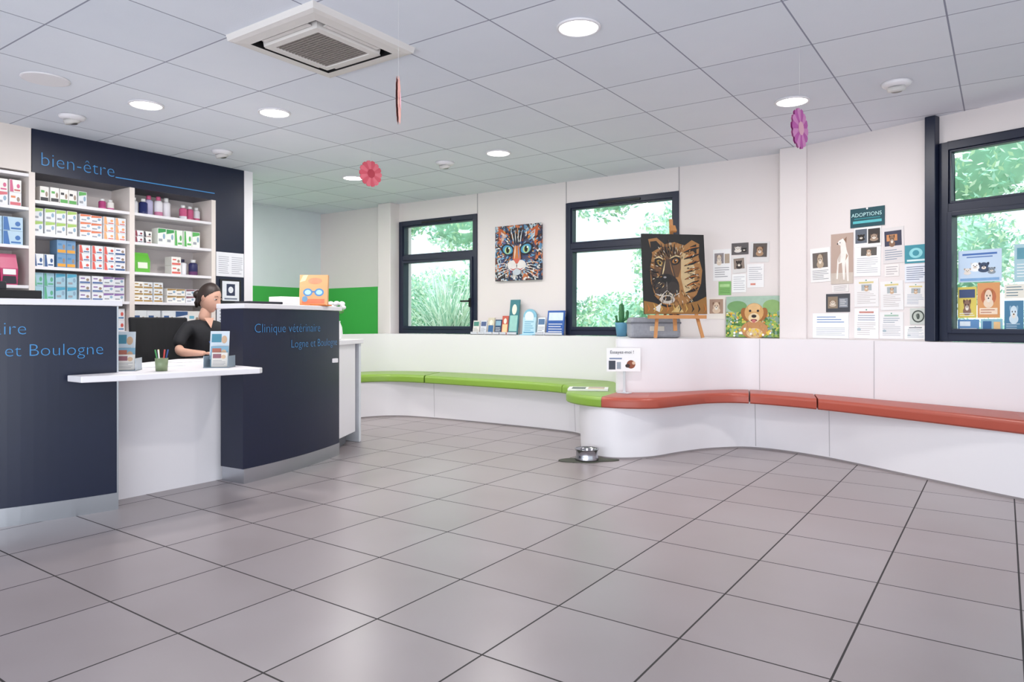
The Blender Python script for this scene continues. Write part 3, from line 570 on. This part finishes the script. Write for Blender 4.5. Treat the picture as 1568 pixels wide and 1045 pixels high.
def gimbal(x,y):
    b=B(); b.lathe((x,y,CH-.03),[(.05,.0),(.075,.012),(.085,.029)],whitem,24); mt=Matrix.Rotation(.3,3,'X'); b.lathe((x,y,CH-.04),[(.045,-.012),(.05,0),(.05,.02)],M('#c9c6c4',.4),20,mt); b.lathe((x,y,CH-.053),[(.03,0),(.035,.004)],M('#54504c',.3),16); b.make('ceiling_detector')
for x,y in ((-5.25,2.22),(-5.31,3.39),(-4.06,4.76),(-.52,4.71)): gimbal(x,y)
ac=E('ceiling_ac_cassette'); acm=M('#dcd7d4',.5,0,.02); b=B()
x0,x1,y0,y1=-3.145,-2.49,2.03,2.68; zc=CH-.035
cxm,cym=(x0+x1)/2,(y0+y1)/2; hw_=(x1-x0)/2
def ring(b,h0,h1,z0,z1,m):
    a=[(-1,-1),(1,-1),(1,1),(-1,1)]
    for i in range(4):
        p,q=a[i],a[(i+1)%4]
        b.poly([(cxm+p[0]*h0,cym+p[1]*h0,z0),(cxm+q[0]*h0,cym+q[1]*h0,z0),(cxm+q[0]*h1,cym+q[1]*h1,z1),(cxm+p[0]*h1,cym+p[1]*h1,z1)],m)
ring(b,hw_,hw_-.006,CH,zc+.006,acm); ring(b,hw_-.006,hw_-.03,zc+.006,zc,acm); ring(b,hw_-.03,.245,zc,zc-.004,acm)
ring(b,.245,.24,zc-.004,zc+.03,black); ring(b,.24,.205,zc+.03,zc+.03,black); ring(b,.205,.2,zc+.03,zc-.012,acm); ring(b,.2,.165,zc-.012,zc-.014,acm); ring(b,.165,.16,zc-.014,zc,acm)
b.make('panel',ac,fix=False)
b=B(); gm=M('#8f8682',.5)
for i in range(17):
    y=cym-.155+i*.31/16; b.box((cxm-.16,y-.004,zc-.010),(cxm+.16,y+.004,zc-.001),gm)
for i in range(9):
    x=cxm-.155+i*.31/8; b.box((x-.002,cym-.16,zc-.008),(x+.002,cym+.16,zc-.002),gm)
b.box((cxm-.163,cym-.163,zc+.004),(cxm+.163,cym+.163,zc+.008),M('#5c5350',.7)); b.make('grille',ac)
b=B()
for sx,sy in ((1,0),(-1,0),(0,1),(0,-1)):
    if sx: b.box((cxm+sx*.222-.013,cym-.17,zc+.0),(cxm+sx*.222+.013,cym+.17,zc+.006),acm)
    else: b.box((cxm-.17,cym+sy*.222-.013,zc),(cxm+.17,cym+sy*.222+.013,zc+.006),acm)
b.make('louvres',ac)
def flower(x,y,z,yaw,col,col2,d=.2):
    e=E('hanging_paper_flower'); b=B(); r=Vector((math.cos(yaw),math.sin(yaw),0)); n=r.cross(Z); c=Vector((x,y,z)); R_=d/2
    for s_,off in ((1,.004),(-1,-.004)):
        for i in range(14):
            a0=2*math.pi*i/14; 
            pts=[(t*R_,w*R_*1.1) for t,w in ((.25,.05),(.6,.16),(.85,.2),(1,.1))]
            P_=lambda t,w:c+n*off*(1 if t>.3*R_ else 2)+(r*math.cos(a0)+Z*math.sin(a0))*t+(-r*math.sin(a0)+Z*math.cos(a0))*w
            b.poly([P_(t,w) for t,w in pts]+[P_(t,-w) for t,w in pts[::-1]],M(col if i%2 else col2,.6))
        b.poly([c+n*off*2.2+(r*math.cos(a)+Z*math.sin(a))*R_*.34 for a in [2*math.pi*k/16 for k in range(16)]],M('#e9b0c0' if col!='#cc5062' else '#b02f44',.6))
    b.make('petals',e,fix=False)
    b=B(); b.tube([(x,y,z+R_*.9),(x,y,CH-.001)],.0005,M('#dddddd',.5),5); b.make('string',e)
flower(-3.99,3.80,2.145,math.radians(80),'#cc5062','#d86878'); flower(-.834,3.69,1.967,math.radians(81),'#c05aa8','#d88ac0'); flower(-2.12,2.18,1.95,math.radians(130),'#d09088','#d8a098',.2)
# ---------- ledge items ----------
def brochure(x,y,w,h,bg,acc,style=0,name='brochure_stand',yaw=0,z=LZ):
    e=E(name); r=Vector((math.cos(yaw),math.sin(yaw),0)); n=r.cross(Z)
    c=Vector((x,y,z+.002+h/2))
    p=Pic(c,r,(Z-n*.15).normalized(),w,h,th=.012,bg=bg)
    if style==0: p.rect(.08,.6,.92,.92,acc).lines(.1,.1,.9,.5,4,'#f0f0f0' if bg[1]<'9' else '#8a8a92')
    elif style==1: p.rect(.1,.1,.9,.55,acc).ell(.5,.72,.25,.15,'#f0ead8')
    else: p.ell(.5,.6,.35,.28,acc).ell(.5,.6,.22,.17,'#f2f4f6').rect(.1,.08,.9,.22,acc)
    p.make('cover',e)
    b=B(); mt=Matrix(((r.x,n.x,0,x),(r.y,n.y,0,y),(0,0,1,z),(0,0,0,1)))
    b.box((-w/2,-.03,.0005),(w/2,.045,.006),M('#c9ccd2',.3),mt); b.box((-w/2,.04,.0005),(w/2,.045,.03),M('#c9ccd2',.3),mt); b.make('stand_base',e); return e
for x,w,h,bg,ac_,st in ((-4.70,.085,.15,'#e6e2dc','#4f8a7c',0),(-4.60,.08,.15,'#d8dde6','#50608a',0),(-4.50,.085,.18,'#cfc6b0','#3c6a9c',1),(-4.405,.08,.16,'#2e4a6a','#8ab0c4',0),(-4.315,.08,.20,'#c55a4c','#f0d0a0',1),(-4.20,.12,.37,'#3c7a84','#9accc4',1),(-3.86,.09,.18,'#e4e8ee','#5a7aa0',0),(-3.69,.20,.25,'#2f5ca8','#d8e6f4',0)):
    brochure(x,6.03,w,h,bg,ac_,st)
e=E('round_flyer_holder'); p=Pic((-4.01,6.03,LZ+.095),(1,0,0),(0,.1,1),.16,.18,th=.03,bg='#b9dbe8'); p.lines(.15,.2,.85,.8,5,'#4f94b8').rect(.1,.1,.9,.16,'#4f94b8'); p.make('pocket',e)
b=B(); b.lathe((-4.01,6.055,LZ+.19),[(.08,-.01),(.08,.01)],M('#8cc4da',.5),28,Matrix.Rotation(math.pi/2,3,'X')); b.lathe((-4.01,6.04,LZ+.19),[(.055,-.002),(.055,.004)],M('#e8f2f6',.5),28,Matrix.Rotation(math.pi/2,3,'X')); b.box((-4.09,5.97,LZ+.0005),(-3.93,6.08,LZ+.008),M('#8cc4da',.5)); b.make('disc',e)
e=E('potted_cactus'); b=B(); c=(-2.94,5.99,LZ+.001); b.lathe(c,[(.045,0),(.058,.10),(.062,.13),(.054,.13),(.05,.11)],M('#5f9ab8',.45),24); b.lathe(c,[(.052,.108),(.01,.112)],M('#3a2a20',.9),16); b.make('pot',e)
b=B(); cm=M('#3f7a4c',.6,0,.2,scale=40); b.tube([(c[0],c[1],c[2]+.1),(c[0],c[1],c[2]+.2),(c[0],c[1],c[2]+.29),(c[0],c[1],c[2]+.31)],[.022,.028,.024,.006],cm,12)
b.tube([(c[0]+.02,c[1],c[2]+.15),(c[0]+.055,c[1],c[2]+.17),(c[0]+.06,c[1],c[2]+.23),(c[0]+.06,c[1],c[2]+.245)],[.012,.016,.015,.004],cm,10)
b.tube([(c[0]-.02,c[1],c[2]+.13),(c[0]-.05,c[1],c[2]+.14),(c[0]-.055,c[1],c[2]+.19),(c[0]-.055,c[1],c[2]+.2)],[.012,.015,.014,.004],cm,10); b.make('stem',e)
e=E('fabric_storage_box'); mt=Matrix(((.8192,-.5736,0,-2.44),(.5736,.8192,0,5.60),(0,0,1,LZ),(0,0,0,1)))
b=B(); b.box((-.22,-.11,.001),(.20,.11,.175),M('#9a9ca4',.85,0,.15,scale=60),mt); b.make('body',e,bevel=.025)
b=B(); b.box((-.223,-.113,.12),(.203,.113,.135),M('#70727a',.8),mt); b.box((-.06,-.118,.06),(.06,-.11,.10),M('#c9c4bc',.8),mt); b.make('trim_band',e,bevel=.003)
e=E('try_me_sign'); p=Pic((-2.40,4.925,.712),(.8192,.5736,0),Z,.26,.18,bg='#f1f1f3'); p.rect(.06,.08,.26,.46,'#3d4450').rect(.3,.1,.42,.4,'#9aa4b0').rect(.08,.52,.45,.58,'#7a8aa8').ell(.72,.3,.13,.18,'#8a4a34').ell(.62,.24,.07,.08,'#3a2a28').ell(.8,.36,.05,.07,'#d8b8a0')
p.make('card',e); b=B(); b.box((-2.41,4.935,.453),(-2.39,4.945,.65),M('#d0d4da',.3)); b.box((-2.45,4.91,.453),(-2.35,4.965,.46),M('#d0d4da',.3)); b.make('support',e)
cam_r=Vector((.8192,.5736,0))
textmesh('Essayez-moi !',.034,'lettering',e,M('#1d2438',.5),lambda x,y:Vector((-2.40,4.925,.75))+cam_r*(x-.105)+Z*(y+.01)+cam_r.cross(Z)*.004,thin=0)
b=B(); mt=Matrix.Translation((-2.76,5.02,.4535))@Matrix.Rotation(.45,4,'Z')
b.box((-.16,-.11,0),(.16,.11,.014),M('#e8e6e4',.5),mt)
for q,cc in (((-.13,-.09,-.02,.07),'#5a6a5a'),((0,-.08,.13,.02),'#c9b89a'),((0,.04,.13,.08),'#8a4a3a')): b.box((q[0],q[1],.014),(q[2],q[3],.0145),M(cc,.5),mt)
b.make('magazine_stack')
bx,by=-2.47,4.47
b=B(); mm=M('#4a4c42',.8)
pts=[]
for i in range(60):
    a=2*math.pi*i/60; rr=.125+.05*max(0,math.cos(2*a))**2+.012*math.cos(5*a); pts.append((bx+rr*1.25*math.cos(a)*.8192-rr*math.sin(a)*.2,by+rr*1.25*math.cos(a)*.5736+rr*.8*math.sin(a)))
b.poly([(x,y,.006) for x,y in pts],mm)
for i in range(60): p0,p1=pts[i],pts[(i+1)%60]; b.poly([(p0[0],p0[1],.0005),(p1[0],p1[1],.0005),(p1[0],p1[1],.006),(p0[0],p0[1],.006)],mm)
b.make('feeding_mat')
b=B(); ch=M('#a8a8ae',.2,1,.02); b.lathe((bx,by,.0065),[(.085,0),(.088,.008),(.078,.03),(.078,.06),(.086,.078),(.089,.08),(.085,.082),(.070,.065),(.062,.03),(.04,.02)],ch,36); b.make('steel_dog_bowl')
# ---------- counter items ----------
def stand(x,y,yaw,name,z=.732):
    e=E(name); r=Vector((math.cos(yaw),math.sin(yaw),0)); n=r.cross(Z)
    for k,(dz,dn,w,h,bg,ac_) in enumerate(((.10,-.05,.11,.17,'#cfd8e0','#4b8aa0'),(.0,.0,.10,.12,'#7fa8c0','#b06a5a'),(.0,.045,.09,.085,'#d6d2cc','#8a5a64'))):
        p=Pic(Vector((x,y,z+.006+h/2+dz*.4))+n*dn+r*(.015*(k-1)),r,(Z-n*.15).normalized(),w,h,th=.008,bg=bg); p.rect(.08,.6,.6,.9,ac_).ell(.75,.7,.15,.14,'#caa88a').lines(.1,.1,.9,.5,4); p.make('leaflet_%d'%k,e)
    b=B(); mt=Matrix(((r.x,n.x,0,x),(r.y,n.y,0,y),(0,0,1,z),(0,0,0,1))); ac2=M('#8a98a4',.15)
    b.box((-.07,-.08,.0005),(.07,.07,.005),ac2,mt); b.box((-.07,-.075,0.0005),(-.067,.065,.07),ac2,mt); b.box((.067,-.075,.0005),(.07,.065,.07),ac2,mt); b.make('holder',e)
stand(-4.0,1.96,math.radians(50),'leaflet_stand'); stand(-3.82,2.42,math.radians(40),'leaflet_stand')
e=E('pen_pot'); b=B(); b.lathe((-3.80,2.06,.733),[(.03,0),(.034,.07),(.031,.07),(.028,.01)],M('#7c8a6a',.4),20); b.make('cup',e)
b=B()
for i in range(6): a=i*1.05; b.tube([(-3.80+.012*math.cos(a),2.06+.012*math.sin(a),.742),(-3.80+.032*math.cos(a),2.06+.032*math.sin(a),.85)],.004,M(['#c03a3a','#2c4a8a','#222222','#e0c040','#3a8a4a','#dddddd'][i],.4),8)
b.make('pens',e)
b=B(); b.box((-4.72,2.55,.7325),(-4.48,2.85,.736),M('#f0f0f2',.6)); b.box((-4.35,2.1,.7325),(-4.15,2.4,.735),M('#e6e8ee',.6)); b.make('paper_sheets')
b=B(); p0=arc(1.25,R-.12); b.box((p0.x-.13,p0.y-.25,1.119),(p0.x+.08,p0.y+.29,1.165),black); b.box((p0.x-.12,p0.y-.24,1.165),(p0.x+.0,p0.y+.16,1.21),M('#2a2a30',.4)); b.make('card_terminal_tray',bevel=.006)
b=B(); b.box((-4.06,2.68,1.119),(-3.9,2.93,1.135),M('#20222c',.4)); b.make('document_tray',bevel=.003)
b=B(); b.box((-4.12,2.98,1.119),(-3.98,3.13,1.175),M('#eceae8',.5)); b.make('tissue_box',bevel=.004)
e=E('sunglasses_display'); rr=Vector((math.cos(math.radians(38)),math.sin(math.radians(38)),0))
p=Pic((-4.07,3.32,1.119+.115),rr,(Z-rr.cross(Z)*.12).normalized(),.20,.22,th=.04,bg='#d8a070'); p.poly([(0,.75),(.12,.98),(.3,1),(.2,.8)],'#f0c8a0').ell(.3,.42,.17,.13,'#4f86b8').ell(.7,.42,.17,.13,'#4f86b8').ell(.3,.42,.11,.08,'#a6d0e0').ell(.7,.42,.11,.08,'#a6d0e0').rect(.45,.42,.55,.46,'#2f6fa8').rect(.1,.05,.9,.2,'#c87a5a').ell(.55,.8,.25,.1,'#c98a6a').ell(.2,.2,.1,.1,'#6a9ac0'); p.make('card',e)
b=B(); b.box((-4.16,3.22,1.119),(-3.99,3.42,1.128),M('#d8783a',.5)); b.make('base',e)
e=E('flower_vase'); b=B(); b.lathe((-4.38,3.8,.861),[(.035,0),(.05,.05),(.045,.1),(.03,.14),(.034,.15),(.028,.14)],M('#eeeeee',.3),20); b.make('vase',e)
b=B()
for i in range(11):
    a=i*.7; l=.10+.03*(i%3); c0=Vector((-4.38,3.8,.99)); t1=c0+Vector((math.cos(a)*.05,math.sin(a)*.05,l)); b.tube([c0,c0.lerp(t1,.5)+Vector((0,0,.02)),t1],.003,M('#4a7a3c',.6),6)
    b.ell(t1,(.027,.027,.02),M('#f0eef0' if i%3 else '#5a9a4a',.6),10,6)
b.make('blooms',e)
# ---------- chair ----------
ch_=E('office_chair'); cf=M('#16161b',.75,0,.15)
b=B(); b.box((-5.42,2.78,.40),(-4.95,3.24,.455),cf); b.make('seat',ch_,bevel=.025)
b=B(); n=10
for i in range(n):
    y0=2.72+.46*i/n; y1=2.72+.46*(i+1)/n; f=lambda y:-5.47+.9*(y-2.95)**2
    a,c=.62,1.04
    q=[(f(y0),y0,a),(f(y1),y1,a),(f(y1)-.04,y1,c),(f(y0)-.04,y0,c)]; w=[(x-.045,y,z) for x,y,z in q]
    b.poly(q,cf); b.poly(w[::-1],cf); b.poly([q[0],w[0],w[1],q[1]],cf); b.poly([q[3],q[2],w[2],w[3]],cf)
    if i==0: b.poly([q[0],q[3],w[3],w[0]],cf)
    if i==n-1: b.poly([q[1],w[1],w[2],q[2]],cf)
b.make('backrest',ch_,bevel=.012)
b=B(); b.tube([(-5.18,3.0,.41),(-5.18,3.0,.09)],.028,M('#44464c',.3,.8),12); b.tube([(-5.40,2.98,.42),(-5.53,2.97,.44),(-5.545,2.96,.7)],.02,black,8)
for i in range(5):
    a=i*2*math.pi/5+.3; e_=(-5.18+.27*math.cos(a),3.0+.27*math.sin(a)); b.tube([(-5.18,3.0,.10),(e_[0],e_[1],.075)],[.028,.018],black,8); b.lathe((e_[0],e_[1],.028),[(.028,-.012),(.028,.012)],black,14,Matrix.Rotation(math.pi/2,3,Vector((math.cos(a+.5),math.sin(a+.5),0))))
b.make('pedestal',ch_)
# ---------- receptionist ----------
rec=E('receptionist')
skinm=M('#c89c88',.5,0,.05,name='skin',scale=30); scr=M('#15161c',.8,0,.2,name='black_scrubs',scale=25); hair=M('#2a1c18',.5,0,.35,name='dark_hair',scale=60); lip=M('#a8645c',.5)
skinm.node_tree.nodes['Principled BSDF'].inputs['Subsurface Weight'].default_value=.05
def skin(name,vs,es,rs,mat,root=0,sub=2):
    me=bpy.data.meshes.new(name); me.from_pydata(vs,es,[]); o=bpy.data.objects.new(name,me); COL.objects.link(o); o.parent=rec
    md=o.modifiers.new('skin','SKIN'); md.use_smooth_shade=True
    for i,r in enumerate(rs):
        r=(r,r) if isinstance(r,float) else r; me.skin_vertices[0].data[i].radius=r
    me.skin_vertices[0].data[root].use_root=True
    s_=o.modifiers.new('sub','SUBSURF'); s_.levels=sub; s_.render_levels=sub; me.materials.append(mat); return o
vs=[(-5.16,3.1,.58),(-5.15,3.1,.72),(-5.12,3.1,.86),(-5.11,3.1,.95),(-5.10,3.1,1.03),
 (-5.11,2.975,.955),(-5.09,2.90,.885),(-5.05,2.868,.81),
 (-5.11,3.225,.955),(-5.08,3.30,.885),(-5.04,3.332,.81),
 (-5.10,3.01,.56),(-4.76,2.99,.56),(-4.74,2.99,.35),(-4.76,2.99,.12),
 (-5.10,3.19,.56),(-4.76,3.21,.56),(-4.74,3.21,.35),(-4.76,3.21,.12)]
es=[(0,1),(1,2),(2,3),(3,4),(3,5),(5,6),(6,7),(3,8),(8,9),(9,10),(0,11),(11,12),(12,13),(13,14),(0,15),(15,16),(16,17),(17,18)]
rs=[(.12,.15),(.10,.125),(.105,.14),(.085,.12),(.058,.072),.058,.053,.050,.058,.053,.050,.085,.065,.055,.045,.085,.065,.055,.045]
skin('scrubs',vs,es,rs,scr)
skin('neck',[(-5.105,3.1,1.0),(-5.092,3.107,1.07),(-5.08,3.115,1.13)],[(0,1),(1,2)],[.056,.044,.042],skinm)
def arm(nm,el,wr,pa,tips,th):
    skin('forearm_'+nm,[el[0],el[1],wr,pa],[(0,1),(1,2),(2,3)],[.040,.037,.025,(.036,.017)],skinm)
    for k,f in enumerate(tips): skin('finger_%s_%d'%(nm,k+1),f,[(0,1),(1,2),(2,3)],[.009,.0085,.008,.0065],skinm,sub=1)
    skin('thumb_'+nm,th,[(0,1),(1,2)],[.011,.010,.008],skinm,sub=1)
def fing(pa,d,side,curl):
    d=Vector(d).normalized(); side=Vector(side).normalized(); out=[]
    for k,(o_,l) in enumerate(((-.026,.062),(-.009,.072),(.009,.068),(.026,.054))):
        b0=Vector(pa)+side*o_; p1=b0+d*.035+Z*.006; p2=p1+(d*.7-Z*curl)*l*.5; p3=p2+(d*.35-Z*curl*1.1)*l*.5
        out.append([tuple(b0),tuple(p1),tuple(p2),tuple(p3)])
    return out
pr=(-4.79,2.925,.772); d=(.8,.45,0)
arm('right',((-5.055,2.868,.82),(-5.0,2.85,.778)),(-4.86,2.892,.774),pr,fing(pr,d,(.45,-.8,0),.4),[tuple(Vector(pr)+Vector((-.02,.012,0))),tuple(Vector(pr)+Vector((.012,.042,0))),tuple(Vector(pr)+Vector((.045,.05,-.012)))])
pl=(-4.83,3.09,.772); d=(.8,-.45,0)
arm('left',((-5.05,3.332,.82),(-5.0,3.33,.778)),(-4.89,3.15,.774),pl,fing(pl,d,(.45,.8,0),.4),[tuple(Vector(pl)+Vector((-.02,-.012,0))),tuple(Vector(pl)+Vector((.012,-.042,0))),tuple(Vector(pl)+Vector((.045,-.05,-.012)))])
b=B(); b.tube([(-4.725,2.985,.74),(-4.79,2.955,.86)],.004,M('#2a4a8a',.4),8); b.make('pen',rec)
for sy in (2.99,3.21):
    b=B(); b.ell((-4.70,sy,.05),(.13,.045,.045),M('#e4e4e8',.5),16,10); b.box((-4.83,sy-.04,.001),(-4.58,sy+.04,.02),M('#dddde0',.5)); b.make('shoe',rec)
HC=Vector((-5.065,3.125,1.190)); hy=math.radians(24)
F=Matrix.Rotation(hy,3,'Z')@Matrix.Rotation(.26,3,'Y')
b=B(); b.ell((0,0,0),(1,1,1),skinm,56,48)
nv_=[]
for v in b.v:
    x,y,z=v
    X=x*.090; Y=y*.070; Zz=z*.112
    if z<0: 
        k=1-.28*(-z)**1.5; Y*=k; X*=(1-.12*(-z)); X+=.014*(-z) 
    X-=.007*math.exp(-((z-.10)/.16)**2-((abs(y)-.42)/.22)**2)*(x>0)
    if x>0 and -.42<z<.18:
        t_=(.18-z)/.52; h_=t_ if t_<.85 else max(0,.85*(1-(t_-.85)/.3)); X+=.025*math.exp(-((y/.14)**2))*h_
    X+=.007*math.exp(-((z+.55)/.10)**2-(y/.3)**2)*(x>0); X+=.008*math.exp(-((z+.86)/.12)**2-(y/.35)**2)*(x>0)
    nv_.append(tuple(HC+F@Vector((X,Y,Zz))))
b.v=nv_
b.make('head',rec)
b=B(); hp=lambda x,y,z:HC+F@Vector((x,y,z))
for s_ in (-1,1):
    b.ell(hp(.0725,s_*.031,.008),(.010,.0125,.006),M('#f0ecea',.3),12,8,F); b.ell(hp(.0800,s_*.031,.006),(.004,.006,.005),M('#2c1a12',.2),10,8,F)
    b.ell(hp(.0755,s_*.031,.0135),(.009,.0145,.0035),skinm,12,6,F); b.ell(hp(.081,s_*.031,.0105),(.003,.0125,.0012),hair,10,6,F)
    b.tube([hp(.083,s_*.016,.029),hp(.0815,s_*.031,.033),hp(.070,s_*.046,.029)],[.0015,.0022,.001],hair,6)
    b.ell(hp(-.005,s_*.069,-.004),(.015,.009,.026),skinm,12,8,F); b.ell(hp(-.003,s_*.076,-.003),(.008,.004,.016),M('#a87c6a',.6),10,6,F)
b.ell(hp(.0825,0,-.058),(.007,.018,.003),lip,12,6,F); b.ell(hp(.082,0,-.064),(.0065,.015,.0035),lip,12,6,F); b.make('face_features',rec)
b=B(); b.ell((0,0,0),(1,1,1),hair,120,100)
U=list(b.v)
vv=[]
for x,y,z in U:
    a_=math.atan2(y,x); g_=.0012*math.sin(a_*40)*(1-z*z)
    Y=y*(.0745+g_); X=x*(.0945+g_)-.003; Zz=z*.119+.002
    if z<0: Y*=1-.2*(-z)**1.5
    vv.append(tuple(HC+F@Vector((X,Y,Zz))))
b.v=vv
kp=[i for i,f in enumerate(b.f) if all(U[j][2]>.95*U[j][0]-.12 for j in f)]
b.f=[b.f[i] for i in kp]; b.m=[b.m[i] for i in kp]; b.sm=[b.sm[i] for i in kp]
o=b.make('hair',rec); md=o.modifiers.new('sol','SOLIDIFY'); md.thickness=.006; md.offset=-1
b=B(); b.ell(hp(-.105,0,.0),(.034,.036,.034),hair,16,12,F); b.tube([hp(-.09,0,-.03),hp(-.10,.0,-.065),hp(-.09,0,-.10)],[.022,.018,.008],hair,10); b.make('hair_bun',rec)
b=B()
b.poly([(-5.030,3.06,1.035),(-5.030,3.14,1.035),(-5.000,3.10,.955)],skinm)
b.box((-4.99,3.15,.89),(-4.985,3.195,.915),M('#d8d8dc',.4)); b.make('neckline_and_badge',rec)
# ---------- exterior ----------
b=B(); b.box((-40,7.25,-.35),(30,45,-.25),M('#b4b8a4',.9)); b.make('outside_ground')
lm=[M('#cbe2ba',.6,0,.1,name='leaf_a'),M('#b0d8c2',.6,0,.1,name='leaf_b'),M('#e2f0d8',.6,0,.1,name='leaf_c'),M('#94c6a8',.6,0,.1,name='leaf_d')]
corem=M('#a8d4b8',.8,0,.3,name='hedge_core',scale=3)
rg=random.Random(11); b=B(); 
for m in lm: b.mi(m)
def leafcloud(cx,cy,cz,rx,ry,rz,n,s,core=.72):
    if core: b.ell((cx,cy+ry*.2,cz),(rx*core,ry*core,rz*core),corem,18,12,nz=.06)
    for i in range(n):
        while True:
            u=[rg.uniform(-1,1) for _ in range(3)]
            q=sum(k*k for k in u)
            if .35<q<1: break
        c=Vector((cx+u[0]*rx,cy+u[1]*ry,cz+u[2]*rz)); a=Vector((rg.uniform(-1,1),rg.uniform(-1,1),rg.uniform(-1,1))).normalized(); t=a.orthogonal().normalized(); w=rg.uniform(.6,1.3)*s
        n0=len(b.v); b.v+=[tuple(c-a*w),tuple(c+t*w*.4),tuple(c+a*w),tuple(c-t*w*.4)]; b.f.append((n0,n0+1,n0+2,n0+3)); b.m.append(rg.randrange(4)); b.sm.append(False)
for i in range(22):
    leafcloud(-17+i*1.05+rg.uniform(-.3,.3),11.6+rg.uniform(-.8,1.0),rg.uniform(.6,2.2),rg.uniform(.6,1.0),.8,rg.uniform(.6,1.1),1700,.05)
for i in range(16): leafcloud(-17+i*1.4,10.9,.35,1.0,.6,.8,900,.05)
for i in range(14): leafcloud(-22+i*2.4,15+rg.uniform(-1,1),rg.uniform(1.6,4.6),rg.uniform(.9,1.6),1.2,rg.uniform(.8,1.6),1500,.08)
b.make('garden_hedge',fix=False)
b=B(); gb=[M('#cfe0cc',.6),M('#a0c4b0',.6),M('#f2f6ec',.6)]
b.ell((-7.5,8.9,-.1),(.35,.3,.5),gb[1],12,8)
for i in range(420):
    a=rg.uniform(0,2*math.pi); l=rg.uniform(1.4,2.3); sp_=rg.uniform(.2,.8); o0=Vector((-7.5+rg.uniform(-.2,.2),8.9+rg.uniform(-.15,.2),.1)); d=Vector((math.cos(a),math.sin(a)*.6,0)); pts=[]
    for k in range(7):
        t_=k/6; pts.append(o0+d*l*sp_*t_**1.4+Z*(l*1.05*t_-.75*sp_*l*t_**2.6))
    sd=Vector((-d.y,d.x,0)).normalized(); m=rg.choice(gb)
    for k in range(6):
        w0=.022*(1-k/6.2); w1=.022*(1-(k+1)/6.2); b.poly([pts[k]-sd*w0,pts[k]+sd*w0,pts[k+1]+sd*w1,pts[k+1]-sd*w1],m)
b.make('ornamental_grass',fix=False)
# ---------- lights/world ----------
w=bpy.data.worlds.new('sky'); S.world=w; w.use_nodes=True; bg=w.node_tree.nodes['Background']; bg.inputs[0].default_value=(.86,.94,1,1); bg.inputs[1].default_value=1.65
sun=bpy.data.lights.new('sun','SUN'); sun.energy=4.8; sun.angle=.02; so=bpy.data.objects.new('sun',sun); COL.objects.link(so); so.rotation_euler=Vector((1,.35,-1.0)).to_track_quat('-Z','Y').to_euler()
def area(name,loc,tgt,sx,sy,e,c):
    l=bpy.data.lights.new(name,'AREA'); l.shape='RECTANGLE'; l.size=sx; l.size_y=sy; l.energy=e; l.color=c; o=bpy.data.objects.new(name,l); COL.objects.link(o); o.location=loc; o.rotation_euler=(Vector(tgt)-Vector(loc)).to_track_quat('-Z','Y').to_euler()
area('added_daylight_fill',(1.5,-2.2,1.5),(-2.5,4.2,1.4),5,2.2,34,(.97,.98,1))  # added fill light behind the camera, standing in for daylight from unmodelled glazing
area('added_ceiling_fill',(-1.0,-1.6,.5),(-2.6,2.8,2.42),5,1.0,105,(.90,.95,1))  # added unseen fill aimed upward to brighten the ceiling, not a fixture
# ---------- camera ----------
cam=bpy.data.cameras.new('camera'); co=bpy.data.objects.new('camera',cam); COL.objects.link(co); cam.sensor_width=36; cam.lens=36*1075/1568; cam.shift_y=-.0182; cam.clip_start=.05
co.location=(0,0,1); co.rotation_euler=(math.pi/2,0,math.radians(35.01)); S.camera=co
S.view_settings.view_transform='Standard'
